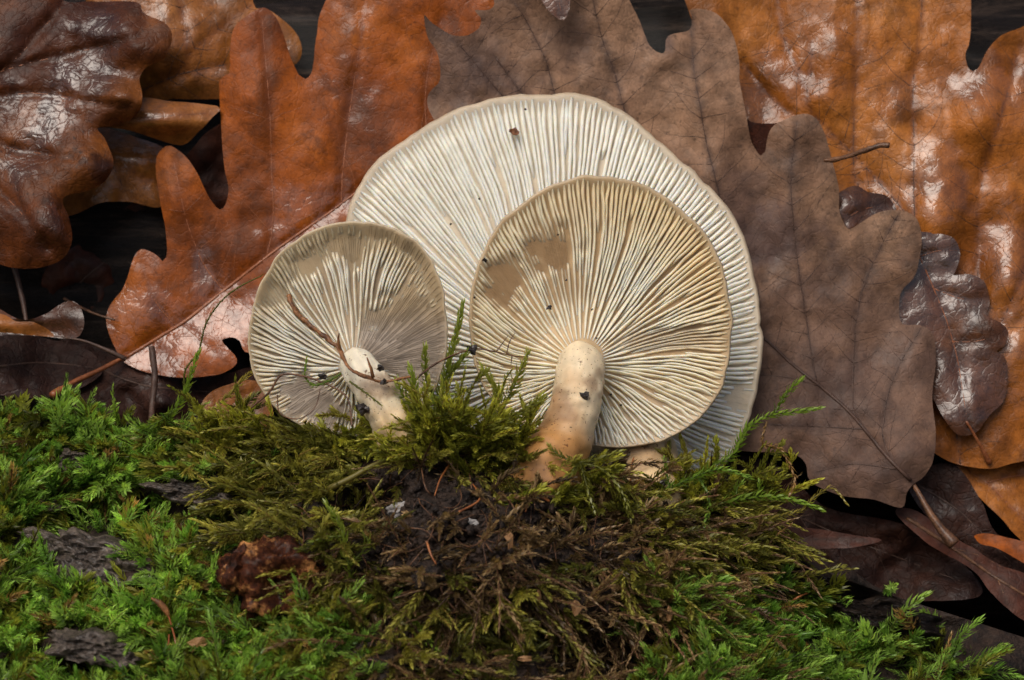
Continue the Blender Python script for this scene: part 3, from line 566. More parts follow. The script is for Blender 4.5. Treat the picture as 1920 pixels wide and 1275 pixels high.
# ------------------------------------------------------------------ mushrooms
def ray_plane(px, py, C, n):
    q = P3(px, py, 0.0)-CAM; t = ((C-CAM)@n)/(q@n); return CAM+q*t[..., None]
def mushroom(label, ctr, outline, tilt, N, hmax, colf, dmg, stem, zf, seed, thick=.42, wig=.16, swirl=0.0, rs=.30, rimcol=(.36, .28, .19), topcol=(.30, .22, .15), wid=.46):
    rs_ = np.random.default_rng(seed)
    C = P3(*[np.array(v, float) for v in ctr])
    n = -FW + RT*tilt[0] + UP*tilt[1]; n /= np.linalg.norm(n)
    u = RT - n*(RT@n); u /= np.linalg.norm(u); v = np.cross(n, u)
    ol = catmull(outline, 10, True)
    W = ray_plane(ol[:, 0], ol[:, 1], C, n)-C
    a, b = W@u, W@v; th = np.arctan2(b, a); r = np.hypot(a, b); o = np.argsort(th); th, r = th[o], r[o]
    def R(t):
        t = (np.asarray(t)+np.pi) % (2*np.pi)-np.pi
        base = np.interp(t, np.concatenate([th-2*np.pi, th, th+2*np.pi]), np.tile(r, 3))
        return base*(1+.006*noise(np.cos(t)*9+seed, np.sin(t)*9)+.005*noise(np.cos(t)*26+seed, np.sin(t)*26)-.005*sstep(.72, .9, noise(np.cos(t)*40+seed, np.sin(t)*40)))
    Rm = r.mean()
    def zs(rho, t):
        rad = rho*R(t)
        z = zf(rho, rad)
        return z + .05*rho**2*noise(np.cos(t)*1.6+seed*2, np.sin(t)*1.6) + .018*rho**3*noise(np.cos(t)*7, np.sin(t)*7+seed)
    def S3(rho, t, dz=0.0):
        rad = rho*R(t); z = zs(rho, t)+dz
        return C + (rad*np.cos(t))[..., None]*u + (rad*np.sin(t))[..., None]*v + z[..., None]*n
    sb = stem[-1]; E = empty('mushroom', P3(*[np.array(q, float) for q in sb[:3]]), label, 'mushroom')
    # cap
    m = 220; tt = np.linspace(-np.pi, np.pi, m, endpoint=False)
    rho1 = np.concatenate([np.linspace(.04, .9, 46), np.linspace(.915, .99, 6)])
    rings = []; cols = []
    for q in rho1:
        rings.append(S3(np.full(m, q), tt)); cols.append(colf(np.full(m, q), tt, rings[-1], 0, dmg))
    for q, dz in ((1.0, -.008), (1.006, -.03), (1.004, -.055), (.99, -.075)):
        rings.append(S3(np.full(m, q), tt, dz)); cols.append(np.tile(rimcol, (m, 1))*(1+.15*noise(np.cos(tt)*8, np.sin(tt)*8, dz*40))[:, None])
    ze = zs(np.full(m, .99), tt)
    for q in np.linspace(.95, .04, 16):
        rad = q*R(tt); z = ze*q-.075-thick*(1-q**2.2)
        rings.append(C+(rad*np.cos(tt))[:, None]*u+(rad*np.sin(tt))[:, None]*v+z[:, None]*n); cols.append(np.tile(topcol, (m, 1)))
    V = np.concatenate(rings); k = len(rings); F = []
    for i in range(k-1):
        for j in range(m): F.append((i*m+j, i*m+(j+1) % m, (i+1)*m+(j+1) % m, (i+1)*m+j))
    F = [f[::-1] for f in F]
    F.append(tuple(range(m))); F.append(tuple((k-1)*m+j for j in range(m))[::-1])
    F = [f[::-1] for f in F]
    cap = obj('cap', V, F, M['cap'], E, cols=np.concatenate(cols))
    # gills: every one is a blade of its own
    prof = np.array([(-.5, -.30), (-.48, .25), (-.41, .60), (-.25, .88), (0, 1.0), (.25, .88), (.41, .60), (.48, .25), (.5, -.30)])
    tq = np.linspace(-np.pi, np.pi, 2000); wq = R(tq)**.85; cq = np.concatenate([[0], np.cumsum((wq[1:]+wq[:-1])/2)]); cq /= cq[-1]
    for i in range(N):
        kind = [0, 2, 1, 2][i % 4]
        if i % 8 == 3: kind = 3
        r0 = [rs/Rm, rs_.uniform(.24, .38), rs_.uniform(.40, .60), rs_.uniform(.68, .82)][kind]
        if kind and rs_.random() < .12: r0 *= .75
        t0 = float(np.interp(((i+.5+rs_.uniform(-.14, .14))/N) % 1.0, cq, tq))
        r1 = rs_.uniform(.972, .988)
        L = 30 if kind == 0 else (22 if kind == 1 else 16)
        rho = r0+(r1-r0)*np.linspace(0, 1, L)
        s0 = float(np.interp(((i+1)/N), cq, tq)-np.interp(i/N, cq, tq))
        wob = wig*s0*(noise(rho*7+i*5.1, seed+.5)*1.0+.6*noise(rho*16+i*3.3, seed+8.5)) + .9*s0*noise(rho*3.2, t0*2.2, seed)
        t = t0+wob+swirl*(1-rho)*(.4+np.sin(t0*2+seed)*.6)
        s = np.linspace(0, 1, L)
        h = hmax*sstep(0, .10 if kind == 0 else .22, s)**.6*(1-sstep(.92, 1.0, rho/r1)*.8)*(1-.30*sstep(.5, 0, rho))
        h = h*(1+.16*noise(rho*9+i*7.7, seed+3)+.10*noise(rho*30+i*2.7, seed+4))
        pos = S3(rho, t); dm = np.clip(dmg(pos, rho, t, i), 0, 1); h = np.maximum(h*(1-dm), .004)-.03*sstep(.80, .97, dm)
        # local width from spacing
        dens = np.interp(rho, [0, .22, .38, .5, .62, .8], [.25, .25, .5, .75, .9, 1])
        wd = np.minimum(wid*s0*rho*R(t)/dens, .115)*(.45+.55*sstep(0, .2, s))*(1-.6*sstep(.95, 1, rho/r1))
        wd = wd*(1+.15*noise(rho*12+i*1.9, seed+6))*(1-.45*dm)
        tang = (-np.sin(t))[:, None]*u+(np.cos(t))[:, None]*v
        lean = .25*noise(t0*3, seed+2.)*h
        V = pos[:, None]+(prof[None, :, 0, None]*wd[:, None, None]+(prof[None, :, 1, None]**2*lean[:, None, None]))*tang[:, None]+(prof[None, :, 1, None]*h[:, None, None])*n
        q = len(prof)
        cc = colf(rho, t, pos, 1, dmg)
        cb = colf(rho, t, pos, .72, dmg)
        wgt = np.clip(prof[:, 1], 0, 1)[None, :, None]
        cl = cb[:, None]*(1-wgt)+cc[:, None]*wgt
        ii, jj = np.meshgrid(np.arange(L-1), np.arange(q-1), indexing='ij'); aa = (ii*q+jj).ravel()
        F = np.stack([aa, aa+1, aa+q+1, aa+q], 1)[:, ::-1]
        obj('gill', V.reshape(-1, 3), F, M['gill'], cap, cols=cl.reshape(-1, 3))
    # stem
    sp = np.array(stem, float); Cc = P3(sp[:, 0], sp[:, 1], sp[:, 2]); full = np.concatenate([Cc, sp[:, 3:4]], 1)
    full = catmull(full, .035); V, F = tube(full[:, :3], full[:, 3], 40, .085, seed)
    s = np.repeat(np.linspace(0, 1, len(full)), 40)
    stain = sstep(.15, .75, s+.38*fbm(V[:, 0]*1.4, V[:, 2]*1.4, V[:, 1], seed))
    c0, c1 = np.array((.76, .69, .54)), np.array((.62, .45, .25))
    if seed == 2: c0, c1 = np.array((.70, .57, .38)), np.array((.46, .23, .075))
    cs = c0*(1-stain[:, None])+c1*stain[:, None]
    pq = np.tile(np.arange(40), len(full)); cs = cs*(1+.16*fbm(pq*.9, s*5, seed, 5, 3)+.10*noise(pq*2.3, s*9, 3.))[:, None]
    sm = sstep(.12, .5, fbm(V[:, 0]*3+7, V[:, 2]*3, V[:, 1]*3, 90+seed, 3)+.45*s-.25)[:, None]*.55; cs = cs*(1-sm)+np.array((.20, .095, .04))*sm
    obj('stem', V, F, M['stem'], E, cols=cs)
    return dict(E=E, C=C, n=n, u=u, v=v, S3=S3)

def pix_of(pos):
    q = pos-CAM; d = q@FW; return 960+(q@RT)/d*D*S, 637.5-(q@UP)/d*D*S
# widest cap, at the back
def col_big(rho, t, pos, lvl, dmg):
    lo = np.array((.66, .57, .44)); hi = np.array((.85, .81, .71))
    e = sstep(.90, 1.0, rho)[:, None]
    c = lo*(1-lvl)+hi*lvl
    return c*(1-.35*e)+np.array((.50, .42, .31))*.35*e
def dm_big(pos, rho, t, i):
    x, y = pix_of(pos); return .9*ell(x, y, 1385, 745, 34, 30, 0, .4, .3, 3)
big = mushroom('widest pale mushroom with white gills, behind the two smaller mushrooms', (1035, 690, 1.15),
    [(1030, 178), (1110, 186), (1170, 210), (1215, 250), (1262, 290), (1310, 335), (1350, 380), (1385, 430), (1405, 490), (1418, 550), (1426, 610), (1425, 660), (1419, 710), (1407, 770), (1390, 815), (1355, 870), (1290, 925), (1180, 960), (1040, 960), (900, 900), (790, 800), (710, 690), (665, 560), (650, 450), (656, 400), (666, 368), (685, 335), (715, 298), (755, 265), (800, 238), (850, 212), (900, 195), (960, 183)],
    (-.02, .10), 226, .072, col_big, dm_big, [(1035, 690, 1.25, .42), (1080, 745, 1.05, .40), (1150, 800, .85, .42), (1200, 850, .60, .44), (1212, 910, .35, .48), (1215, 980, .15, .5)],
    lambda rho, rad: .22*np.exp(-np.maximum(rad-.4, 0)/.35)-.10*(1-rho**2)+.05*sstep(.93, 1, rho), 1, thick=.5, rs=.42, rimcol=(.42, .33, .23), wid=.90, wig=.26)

# middle cap with the ochre tinge
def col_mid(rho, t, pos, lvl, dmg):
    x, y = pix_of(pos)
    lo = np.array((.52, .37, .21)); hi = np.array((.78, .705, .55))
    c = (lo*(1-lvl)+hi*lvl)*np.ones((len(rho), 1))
    o = (sstep(.45, .98, rho)*sstep(900, 420, y)*(.45+.55*sstep(930, 1200, x)))[:, None]
    c = c*(1-.62*o)+np.array((.68, .46, .20))*(.55+.45*lvl)*.62*o
    g = sstep(700, 820, y)[:, None]; c = c*(1-.4*g)+np.array((.74, .72, .66))*(.6+.4*lvl)*.4*g
    e = sstep(.92, 1.0, rho)[:, None]; c = c*(1-.6*e)+np.array((.47, .35, .21))*.6*e
    d = np.clip(dmg(pos, rho, t, 0), 0, 1)[:, None]
    return c*(1-.85*d)+np.array((.29, .175, .082))*.8*d
def dm_mid(pos, rho, t, i):
    x, y = pix_of(pos)
    d = np.maximum(ell(x, y, 945, 535, 44, 42, 0, .5, .45, 4), ell(x, y, 1028, 470, 50, 40, .3, .5, .45, 5))
    d = np.maximum(d, .45*ell(x, y, 1060, 540, 40, 40, 0, .5, .3, 6))
    return np.maximum(.94*d, .62*ell(x, y, 1245, 640, 110, 24, -.08, .5, .3, 7))
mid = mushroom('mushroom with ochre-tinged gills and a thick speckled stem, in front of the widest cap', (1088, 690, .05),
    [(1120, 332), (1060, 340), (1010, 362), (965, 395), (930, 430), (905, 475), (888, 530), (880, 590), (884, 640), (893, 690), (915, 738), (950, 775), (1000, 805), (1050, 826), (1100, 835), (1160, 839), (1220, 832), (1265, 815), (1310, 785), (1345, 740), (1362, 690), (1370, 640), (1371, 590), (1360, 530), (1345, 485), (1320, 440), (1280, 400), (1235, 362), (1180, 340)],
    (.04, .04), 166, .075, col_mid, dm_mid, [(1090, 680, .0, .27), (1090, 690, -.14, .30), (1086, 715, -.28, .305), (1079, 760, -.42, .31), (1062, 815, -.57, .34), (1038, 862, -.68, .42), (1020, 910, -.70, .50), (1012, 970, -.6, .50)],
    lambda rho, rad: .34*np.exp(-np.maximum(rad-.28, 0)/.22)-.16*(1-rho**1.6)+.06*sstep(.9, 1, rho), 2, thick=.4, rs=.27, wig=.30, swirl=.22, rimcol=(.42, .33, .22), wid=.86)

# smallest cap, worn gills
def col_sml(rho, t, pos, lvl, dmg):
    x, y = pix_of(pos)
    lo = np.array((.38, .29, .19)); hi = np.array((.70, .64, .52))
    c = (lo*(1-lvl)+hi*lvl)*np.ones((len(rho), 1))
    e = sstep(.70, .95, rho)[:, None]*(.5+.5*sstep(700, 450, y))[:, None]
    c = c*(1-.8*e)+np.array((.40, .31, .18))*.8*e
    d = np.clip(dmg(pos, rho, t, 0), 0, 1)[:, None]
    low = sstep(560, 640, y)[:, None]
    bc = np.array((.38, .285, .17))*(1-low)+np.array((.29, .235, .185))*low
    st = (.97+.14*noise(t*46, rho*3, 0, 77)+.16*fbm(x/30., y/30., 0, 78, 3))[:, None]
    return c*(1-.9*d)+bc*.9*d*st
def dm_sml(pos, rho, t, i):
    x, y = pix_of(pos)
    d = ell(x, y, 768, 640, 98, 92, -.5, .22, .25, 14)
    d = np.maximum(d, .9*ell(x, y, 815, 520, 50, 120, -.25, .7, .2, 15))
    d = np.maximum(d, .97*ell(x, y, 655, 462, 46, 34, 0, .3, .35, 16))
    d = np.maximum(d, .9*ell(x, y, 575, 500, 36, 22, -.6, .4, .4, 17))
    d = np.maximum(d, .98*ell(x, y, 580, 752, 74, 46, .6, .35, .35, 18))
    d = np.maximum(d, .85*ell(x, y, 515, 555, 40, 24, .4, .4, .4, 19))
    d = np.maximum(d, .92*sstep(.80, .93, rho+.06*noise(t*9, 3.3))*sstep(640, 470, y)*sstep(560, 700, x))
    return d
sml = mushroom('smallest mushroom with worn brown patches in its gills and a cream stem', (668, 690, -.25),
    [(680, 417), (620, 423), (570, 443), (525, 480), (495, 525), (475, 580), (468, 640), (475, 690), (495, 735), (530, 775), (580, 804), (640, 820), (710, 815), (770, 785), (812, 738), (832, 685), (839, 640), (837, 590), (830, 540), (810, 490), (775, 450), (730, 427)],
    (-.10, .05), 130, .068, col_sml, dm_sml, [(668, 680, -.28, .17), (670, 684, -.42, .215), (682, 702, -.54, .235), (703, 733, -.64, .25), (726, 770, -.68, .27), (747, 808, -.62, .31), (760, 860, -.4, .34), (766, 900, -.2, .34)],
    lambda rho, rad: .28*np.exp(-np.maximum(rad-.2, 0)/.17)-.15*(1-rho**1.7)+.07*sstep(.88, 1, rho), 3, thick=.35, rs=.19, wig=.26, swirl=.12, rimcol=(.44, .36, .25), wid=.84)

# ------------------------------------------------------------------ moss
def leaves_mesh(P, Tn, E1, E2, phi, ang, ln, wd, colr, curve=.25):
    """one small pointed leaf at every P (all arrays flat) -> V(5 each), quads/tris as tri array, colours"""
    n = len(P); rad = np.cos(phi)[:, None]*E1+np.sin(phi)[:, None]*E2
    dr = Tn*np.cos(ang)[:, None]+rad*np.sin(ang)[:, None]
    wv = np.cross(Tn, rad); nr = np.cross(wv, dr)
    ln = ln[:, None]; wd = wd[:, None]
    b0 = P-wv*wd*.32; b1 = P+wv*wd*.32
    mp = P+dr*ln*.42+nr*ln*.06; m0 = mp-wv*wd*.5; m1 = mp+wv*wd*.5
    tp = P+dr*ln-nr*ln*curve
    V = np.stack([b0, b1, m0, m1, tp], 1).reshape(-1, 3)
    k = np.arange(n)[:, None]*5
    F = np.concatenate([k+np.array([0, 1, 3]), k+np.array([0, 3, 2]), k+np.array([2, 3, 4])], 0)
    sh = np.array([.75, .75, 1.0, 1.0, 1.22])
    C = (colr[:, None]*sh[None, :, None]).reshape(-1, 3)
    return V, F, C
def basis(t):
    a = np.where(np.abs(t[:, 2:3]) > .9, np.array([[1., 0, 0]]), np.array([[0, 0, 1.]]))
    e1 = np.cross(t, a); e1 /= np.linalg.norm(e1, axis=1)[:, None]+1e-9
    return e1, np.cross(t, e1)
def shoots(P0, dirs, bend, L, leafl, K, colr, a0=.95, tipcol=1.35, flat=.55, wr=.30, seed=0, stem=True, curve=.2):
    """N curved shoots with K leaves each, as arrays"""
    r = np.random.default_rng(seed); N = len(P0)
    t = (np.arange(K)+.5)/K; t = np.clip(t[None]+r.uniform(-.5, .5, (N, K))/K, .02, 1)
    tt = t[..., None]
    P = P0[:, None]+L[:, None, None]*(dirs[:, None]*tt+bend[:, None]*tt**2)
    T = dirs[:, None]+2*bend[:, None]*tt; T /= np.linalg.norm(T, axis=2)[..., None]
    T = T.reshape(-1, 3); e1, e2 = basis(T)
    phi = (np.arange(K)*2.39996)[None]+r.uniform(0, 6.28, (N, 1))+r.normal(0, .25, (N, K))
    ang = a0*(1-.72*t**2.2)*r.uniform(.75, 1.25, (N, K))
    ln = leafl[:, None]*(.55+.65*np.sin(np.pi*np.clip(t*.85+.12, 0, 1)))*r.uniform(.75, 1.2, (N, K))
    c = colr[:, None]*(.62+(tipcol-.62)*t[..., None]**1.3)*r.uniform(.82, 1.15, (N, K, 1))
    out = [leaves_mesh(P.reshape(-1, 3), T, e1, e2*flat+0*e1, phi.ravel(), ang.ravel(), ln.ravel(), ln.ravel()*wr, c.reshape(-1, 3), curve)]
    if stem:
        ks = 5; s = np.linspace(0, .96, ks)[None, :, None]
        Q = P0[:, None]+L[:, None, None]*(dirs[:, None]*s+bend[:, None]*s**2)
        Tq = dirs[:, None]+2*bend[:, None]*s; Tq = (Tq/np.linalg.norm(Tq, axis=2)[..., None]).reshape(-1, 3); f1, f2 = basis(Tq)
        rr = .010
        ring = np.stack([Q.reshape(-1, 3)+rr*(math.cos(a_)*f1+math.sin(a_)*f2) for a_ in (0, 2.094, 4.189)], 1)
        V = ring.reshape(-1, 3); F = []
        base = (np.arange(N)[:, None]*ks+np.arange(ks-1)[None]).ravel()*3
        for j in range(3):
            j2 = (j+1) % 3
            F.append(np.stack([base+j, base+j2, base+3+j2], 1)); F.append(np.stack([base+j, base+3+j2, base+3+j], 1))
        out.append((V, np.concatenate(F), np.repeat(colr*np.array([.7, .5, .6]), ks*3, axis=0)))
    return out
def merge(parts):
    V, F, C, o = [], [], [], 0
    for v, f, c in parts: V.append(v); F.append(f+o); C.append(c); o += len(v)
    return np.concatenate(V), np.concatenate(F), np.concatenate(C)

def region(px, py):
    """weights of fresh green moss, olive shaggy moss and brown dead moss on the bank"""
    cr = np.interp(px, CX, CY); on = sstep(-6, 6, py-cr)
    n1 = fbm(px/95., py/80., 0, 61, 3); n2 = fbm(px/45., py/45., 0, 67, 3)
    g = sstep(470, 330, px+40*n1)
    g = np.maximum(g, sstep(1110, 1190, py+30*n1)*sstep(720, 560, px))
    g = np.maximum(g, sstep(1175, 1260, px+30*n1)*sstep(1075, 1120, py-.0*px)*sstep(1600, 1480, px+60*n1))
    g = np.maximum(g, .55*sstep(1420, 1500, px)*sstep(-.15, .35, n1+.4*n2)*sstep(2000, 1750, px))
    for cx, cy, rx, ry, rot in BARE: g = g*(1-ell(px, py, cx, cy, rx, ry, rot, .15, .12, 5))
    ol = sstep(330, 440, px)*sstep(760, 640, px)
    ol = np.maximum(ol, sstep(1060, 1130, py)*sstep(620, 700, px)*sstep(1120, 980, px)*.7)
    ol = np.maximum(ol, sstep(1090, 1180, px)*sstep(1480, 1400, px)*sstep(1120, 1040, py))
    ol = np.maximum(ol, ell(px, py, 880, 850, 90, 40, 0, .3, .1)*.9)
    ol = ol*(1-.9*ell(px, py, 1195, 885, 75, 26, 0, .3, .1))
    for cx, cy, rx, ry, rot in HOLLOW: h_ = 1-.93*ell(px, py, cx, cy, rx*.95, ry*1.05, rot, .3, .25, 6); g = g*h_; ol = ol*h_
    core = ell(px, py, 850, 940, 190, 85, 0, .4, .2)
    br = (1-.55*core)*sstep(600, 700, px)*sstep(1480, 1360, px)*sstep(850, 960, py)*.9
    for cx, cy, rx, ry, rot in BARE: ol = ol*(1-ell(px, py, cx, cy, rx, ry, rot, .15, .12, 5)); br = br*(1-ell(px, py, cx, cy, rx, ry, rot, .15, .12, 5))
    return g*on, ol*on, br*on
BARE = [(160, 1050, 135, 58, .36), (365, 930, 95, 34, .15), (180, 1222, 105, 40, .15), (505, 1095, 105, 78, 0), (135, 866, 34, 32, 0), (1665, 1160, 105, 34, .28), (1500, 1075, 70, 26, .2), (60, 940, 36, 14, .1)]

def scatter(n, x0, x1, y0, y1): return rng.uniform(x0, x1, n), rng.uniform(y0, y1, n)
def unit(a): return a/(np.linalg.norm(a, axis=1)[:, None]+1e-9)
G1, G2, G3 = np.array((.075, .155, .020)), np.array((.25, .37, .075)), np.array((.135, .145, .020))
def green(n, s, px=None, py=None):
    r = np.random.default_rng(s); k = r.random((n, 1)); j = r.random((n, 1))
    c = G1*(1-k)+G2*k; c = np.where(j < .20, G3*(.7+.6*k), c); c = np.where(j > .95, np.array((.20, .125, .045))*(.6+.8*k), c)
    return c*r.uniform(.75, 1.2, (n, 1))

# fresh carpet
px, py = scatter(34000, -420, 2300, 720, 1560)
gw, ow, bw = region(px, py)
inframe = (px > -60) & (px < 1980) & (py < 1330)
keep = rng.random(len(px)) < gw*np.where(inframe, .80, .18); px, py = px[keep], py[keep]
n = len(px); nrm = gnormal(px, py); P0 = gpoint(px, py)-nrm*.08
side = np.stack([rng.normal(0, 1, n), rng.normal(0, .4, n), rng.normal(0, .6, n)], 1)
lean = np.stack([noise(px/70., py/70., 0, 81), np.zeros(n), noise(px/70., py/70., 0, 82)], 1)
dr = unit(nrm*.9+np.array([0, 0, .35])+.55*side+.6*lean)
bd = unit(side+np.array([0, -.4, -.5]))*rng.uniform(.1, .45, (n, 1))
sz = np.exp(rng.normal(0, .22, n)); L = rng.uniform(.24, .55, n)*(1+.4*noise(px/60., py/60., 0, 83))*sz; K = 54
c_ = 1.25*green(n, 5)*(1+.35*noise(px/110., py/90., 0, 84))[:, None]
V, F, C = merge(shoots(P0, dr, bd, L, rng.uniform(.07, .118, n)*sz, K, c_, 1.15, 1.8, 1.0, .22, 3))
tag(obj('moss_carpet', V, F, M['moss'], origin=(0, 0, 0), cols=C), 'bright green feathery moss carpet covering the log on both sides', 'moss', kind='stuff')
print('carpet', n, len(F))

# olive shaggy moss: longer pinnate shoots, hanging away from the mushrooms
def shaggy(cnt, which, seed, Lr, cols, name, label, mat, droop, ll, K=64, a0=.8, br=.0):
    r = np.random.default_rng(seed)
    px, py = r.uniform(250, 1620, cnt), r.uniform(770, 1420, cnt)
    w_ = region(px, py)[which]; keep = r.random(cnt) < w_; px, py = px[keep], py[keep]; n = len(px)
    tuft = np.zeros(n)
    if which == 1:
        for cx, cy, sx, k_, up in TUFTS:
            px = np.concatenate([px, cx+r.normal(0, sx, k_)]); py = np.concatenate([py, cy+r.uniform(0, 26, k_)]); tuft = np.concatenate([tuft, np.full(k_, up)])
        n = len(px)
    nrm = gnormal(px, py); P0 = gpoint(px, py)-nrm*.10
    out = np.stack([(px-940)/420., np.zeros(n), -(py-900)/420.], 1)
    side = np.stack([r.normal(0, 1, n), r.normal(0, .5, n), r.normal(0, .8, n)], 1)
    if which == 2: side = side*1.8
    dr = unit(nrm*.55+.55*out*(tuft < .1)[:, None]+.55*side+(np.array([0, -.35, 2.0])[None]*(tuft != 0)[:, None])); bd = unit(np.array([0, -.15, -1.0])+.5*side+.4*out)*r.uniform(.15, droop, (n, 1))
    k = r.random((n, 1)); c = np.array(cols[0])*(1-k)+np.array(cols[1])*k
    L = r.uniform(*Lr, n)*(1+tuft); bd = bd*np.where(tuft > 0, .35, 1)[:, None]; c = np.where(tuft[:, None] != 0, c*np.array([1.35, 1.45, 1.1]), c)
    parts = shoots(P0, dr, bd, L, r.uniform(ll[0], ll[1], n), K, c*r.uniform(.7, 1.25, (n, 1)), a0, 1.35, 1.0, .30, seed, curve=.12)
    # side branchlets
    nb = 5; s = r.uniform(.25, .9, (n, nb)); sel = r.random((n, nb)) < br
    Q = (P0[:, None]+L[:, None, None]*(dr[:, None]*s[..., None]+bd[:, None]*s[..., None]**2))[sel]
    if len(Q):
        T = unit((dr[:, None]+2*bd[:, None]*s[..., None])[sel]); e1, e2 = basis(T); sg = np.where(r.random((len(Q), 1)) < .5, 1, -1)
        d2 = unit(T*.75+sg*e1*.7+.25*r.normal(0, 1, (len(Q), 3)))
        c2 = np.repeat(c, sel.sum(1), axis=0); L2 = r.uniform(.18, .42, len(Q))
        parts += shoots(Q, d2, unit(r.normal(0, 1, (len(Q), 3))+np.array([0, 0, -1.2]))*.22, L2, r.uniform(ll[0], ll[1], len(Q))*.85, 26, c2, a0, 1.3, 1.0, .3, seed+1, curve=.12)
    V, F, C = merge(parts); print(name, n, len(F))
    return tag(obj(name, V, F, M[mat], origin=(0, 0, 0), cols=C), label, 'moss', kind='stuff')
TUFTS = [(722, 822, 16, 9, -.55), (700, 830, 20, 8, -.5), (975, 872, 16, 16, -.15), (1120, 900, 18, 12, -.45), (1055, 925, 34, 18, -.5), (1400, 960, 30, 16, .1), (1330, 930, 30, 14, .1), (900, 870, 40, 16, -.35), (930, 862, 34, 34, .25), (820, 845, 30, 30, .35), (850, 850, 30, 22, .5), (985, 868, 22, 16, .0), (560, 835, 50, 26, 0), (450, 835, 40, 24, .1), (620, 830, 30, 14, 0), (650, 835, 20, 10, -.4), (775, 850, 16, 10, -.3), (1290, 915, 30, 14, -.2)]
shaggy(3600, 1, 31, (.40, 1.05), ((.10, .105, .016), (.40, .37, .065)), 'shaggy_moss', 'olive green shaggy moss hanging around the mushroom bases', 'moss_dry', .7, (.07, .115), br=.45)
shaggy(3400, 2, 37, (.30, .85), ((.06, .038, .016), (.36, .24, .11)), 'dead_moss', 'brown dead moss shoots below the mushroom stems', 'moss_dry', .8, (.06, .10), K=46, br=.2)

# hero fronds: single moss shoots one can follow by eye
def frond(label, path, colr, leafl=.10, a0=.75, dens=.013, tip=1.5, group=None, branches=(), rb=.014, wr=.30):
    parts = []; sv = []
    for q, sc in [(path, 1.0)]+[(b, .85) for b in branches]:
        q = np.array(q, float); Cc = catmull(P3(q[:, 0], q[:, 1], q[:, 2]), .03)
        seg = np.linalg.norm(np.diff(Cc, axis=0), axis=1); s = np.concatenate([[0], np.cumsum(seg)]); tot = s[-1]
        k = int(tot/dens); t = np.linspace(.02, 1, k)
        P = np.stack([np.interp(t*tot, s, Cc[:, j]) for j in range(3)], 1)
        T = unit(np.gradient(P, axis=0)); e1, e2 = basis(T); r = np.random.default_rng(k)
        ln = leafl*sc*(.65+.4*np.sin(np.pi*np.clip(t*.8+.15, 0, 1)))*r.uniform(.75, 1.2, k)
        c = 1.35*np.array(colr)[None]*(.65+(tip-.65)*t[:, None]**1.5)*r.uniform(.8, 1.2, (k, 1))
        parts.append(leaves_mesh(P, T, e1, e2, np.arange(k)*2.39996+r.normal(0, .2, k), 1.35*a0*(1-.55*t**4)*r.uniform(.75, 1.25, k), ln, ln*wr, c, .15))
        sv.append(tube(Cc[::2] if len(Cc) > 5 else Cc, np.linspace(rb, rb*.5, len(Cc[::2] if len(Cc) > 5 else Cc)), 5))
    p0 = np.array(path[0], float); E = empty('moss_frond', P3(*p0), label, 'moss frond', group)
    V, F, C = merge(parts); o = obj('foliage', V, F, M['moss'], E, cols=C); o['kind'] = 'stuff'
    v, f = join(sv); obj('stalk', v, f, M['moss_dry'], E, cols=np.tile(np.array(colr)*.8, (len(v), 1)))
def fr(px, py, off=0.0): return (px, py, float(gdep(np.array(px, float), np.array(py, float)))+off)
OL, GR, YE, BR = (.15, .155, .025), (.14, .215, .024), (.24, .20, .04), (.26, .15, .05)
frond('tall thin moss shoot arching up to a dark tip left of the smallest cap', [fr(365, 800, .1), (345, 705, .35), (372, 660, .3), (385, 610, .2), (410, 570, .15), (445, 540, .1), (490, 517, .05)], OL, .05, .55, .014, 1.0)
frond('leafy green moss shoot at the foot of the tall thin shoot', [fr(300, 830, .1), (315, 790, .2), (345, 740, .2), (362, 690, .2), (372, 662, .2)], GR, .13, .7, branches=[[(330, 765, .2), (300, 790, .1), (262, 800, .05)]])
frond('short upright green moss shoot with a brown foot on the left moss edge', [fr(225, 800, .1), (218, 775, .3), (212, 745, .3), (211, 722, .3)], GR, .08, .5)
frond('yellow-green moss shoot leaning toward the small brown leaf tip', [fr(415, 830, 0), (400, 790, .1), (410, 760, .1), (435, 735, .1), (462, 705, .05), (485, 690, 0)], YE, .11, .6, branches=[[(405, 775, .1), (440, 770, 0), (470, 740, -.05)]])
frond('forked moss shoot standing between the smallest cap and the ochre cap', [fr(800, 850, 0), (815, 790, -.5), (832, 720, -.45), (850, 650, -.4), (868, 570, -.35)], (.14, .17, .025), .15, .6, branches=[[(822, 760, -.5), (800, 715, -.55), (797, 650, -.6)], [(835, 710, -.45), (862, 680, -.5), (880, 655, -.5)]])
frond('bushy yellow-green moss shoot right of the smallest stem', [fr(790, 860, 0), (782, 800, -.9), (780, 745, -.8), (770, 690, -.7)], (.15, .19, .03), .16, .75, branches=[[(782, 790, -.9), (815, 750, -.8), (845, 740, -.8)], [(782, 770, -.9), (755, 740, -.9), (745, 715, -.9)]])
frond('star-shaped moss shoot left of the thick speckled stem', [fr(940, 900, 0), (938, 840, -1.1), (936, 780, -1.0), (930, 730, -.95), (905, 690, -.9)], (.17, .18, .03), .16, .7, branches=[[(936, 775, -1.0), (965, 720, -.9), (990, 660, -.8)], [(938, 800, -1.05), (985, 770, -1.0), (1020, 740, -.95)], [(938, 810, -1.05), (890, 790, -1.0), (860, 770, -.95)]])
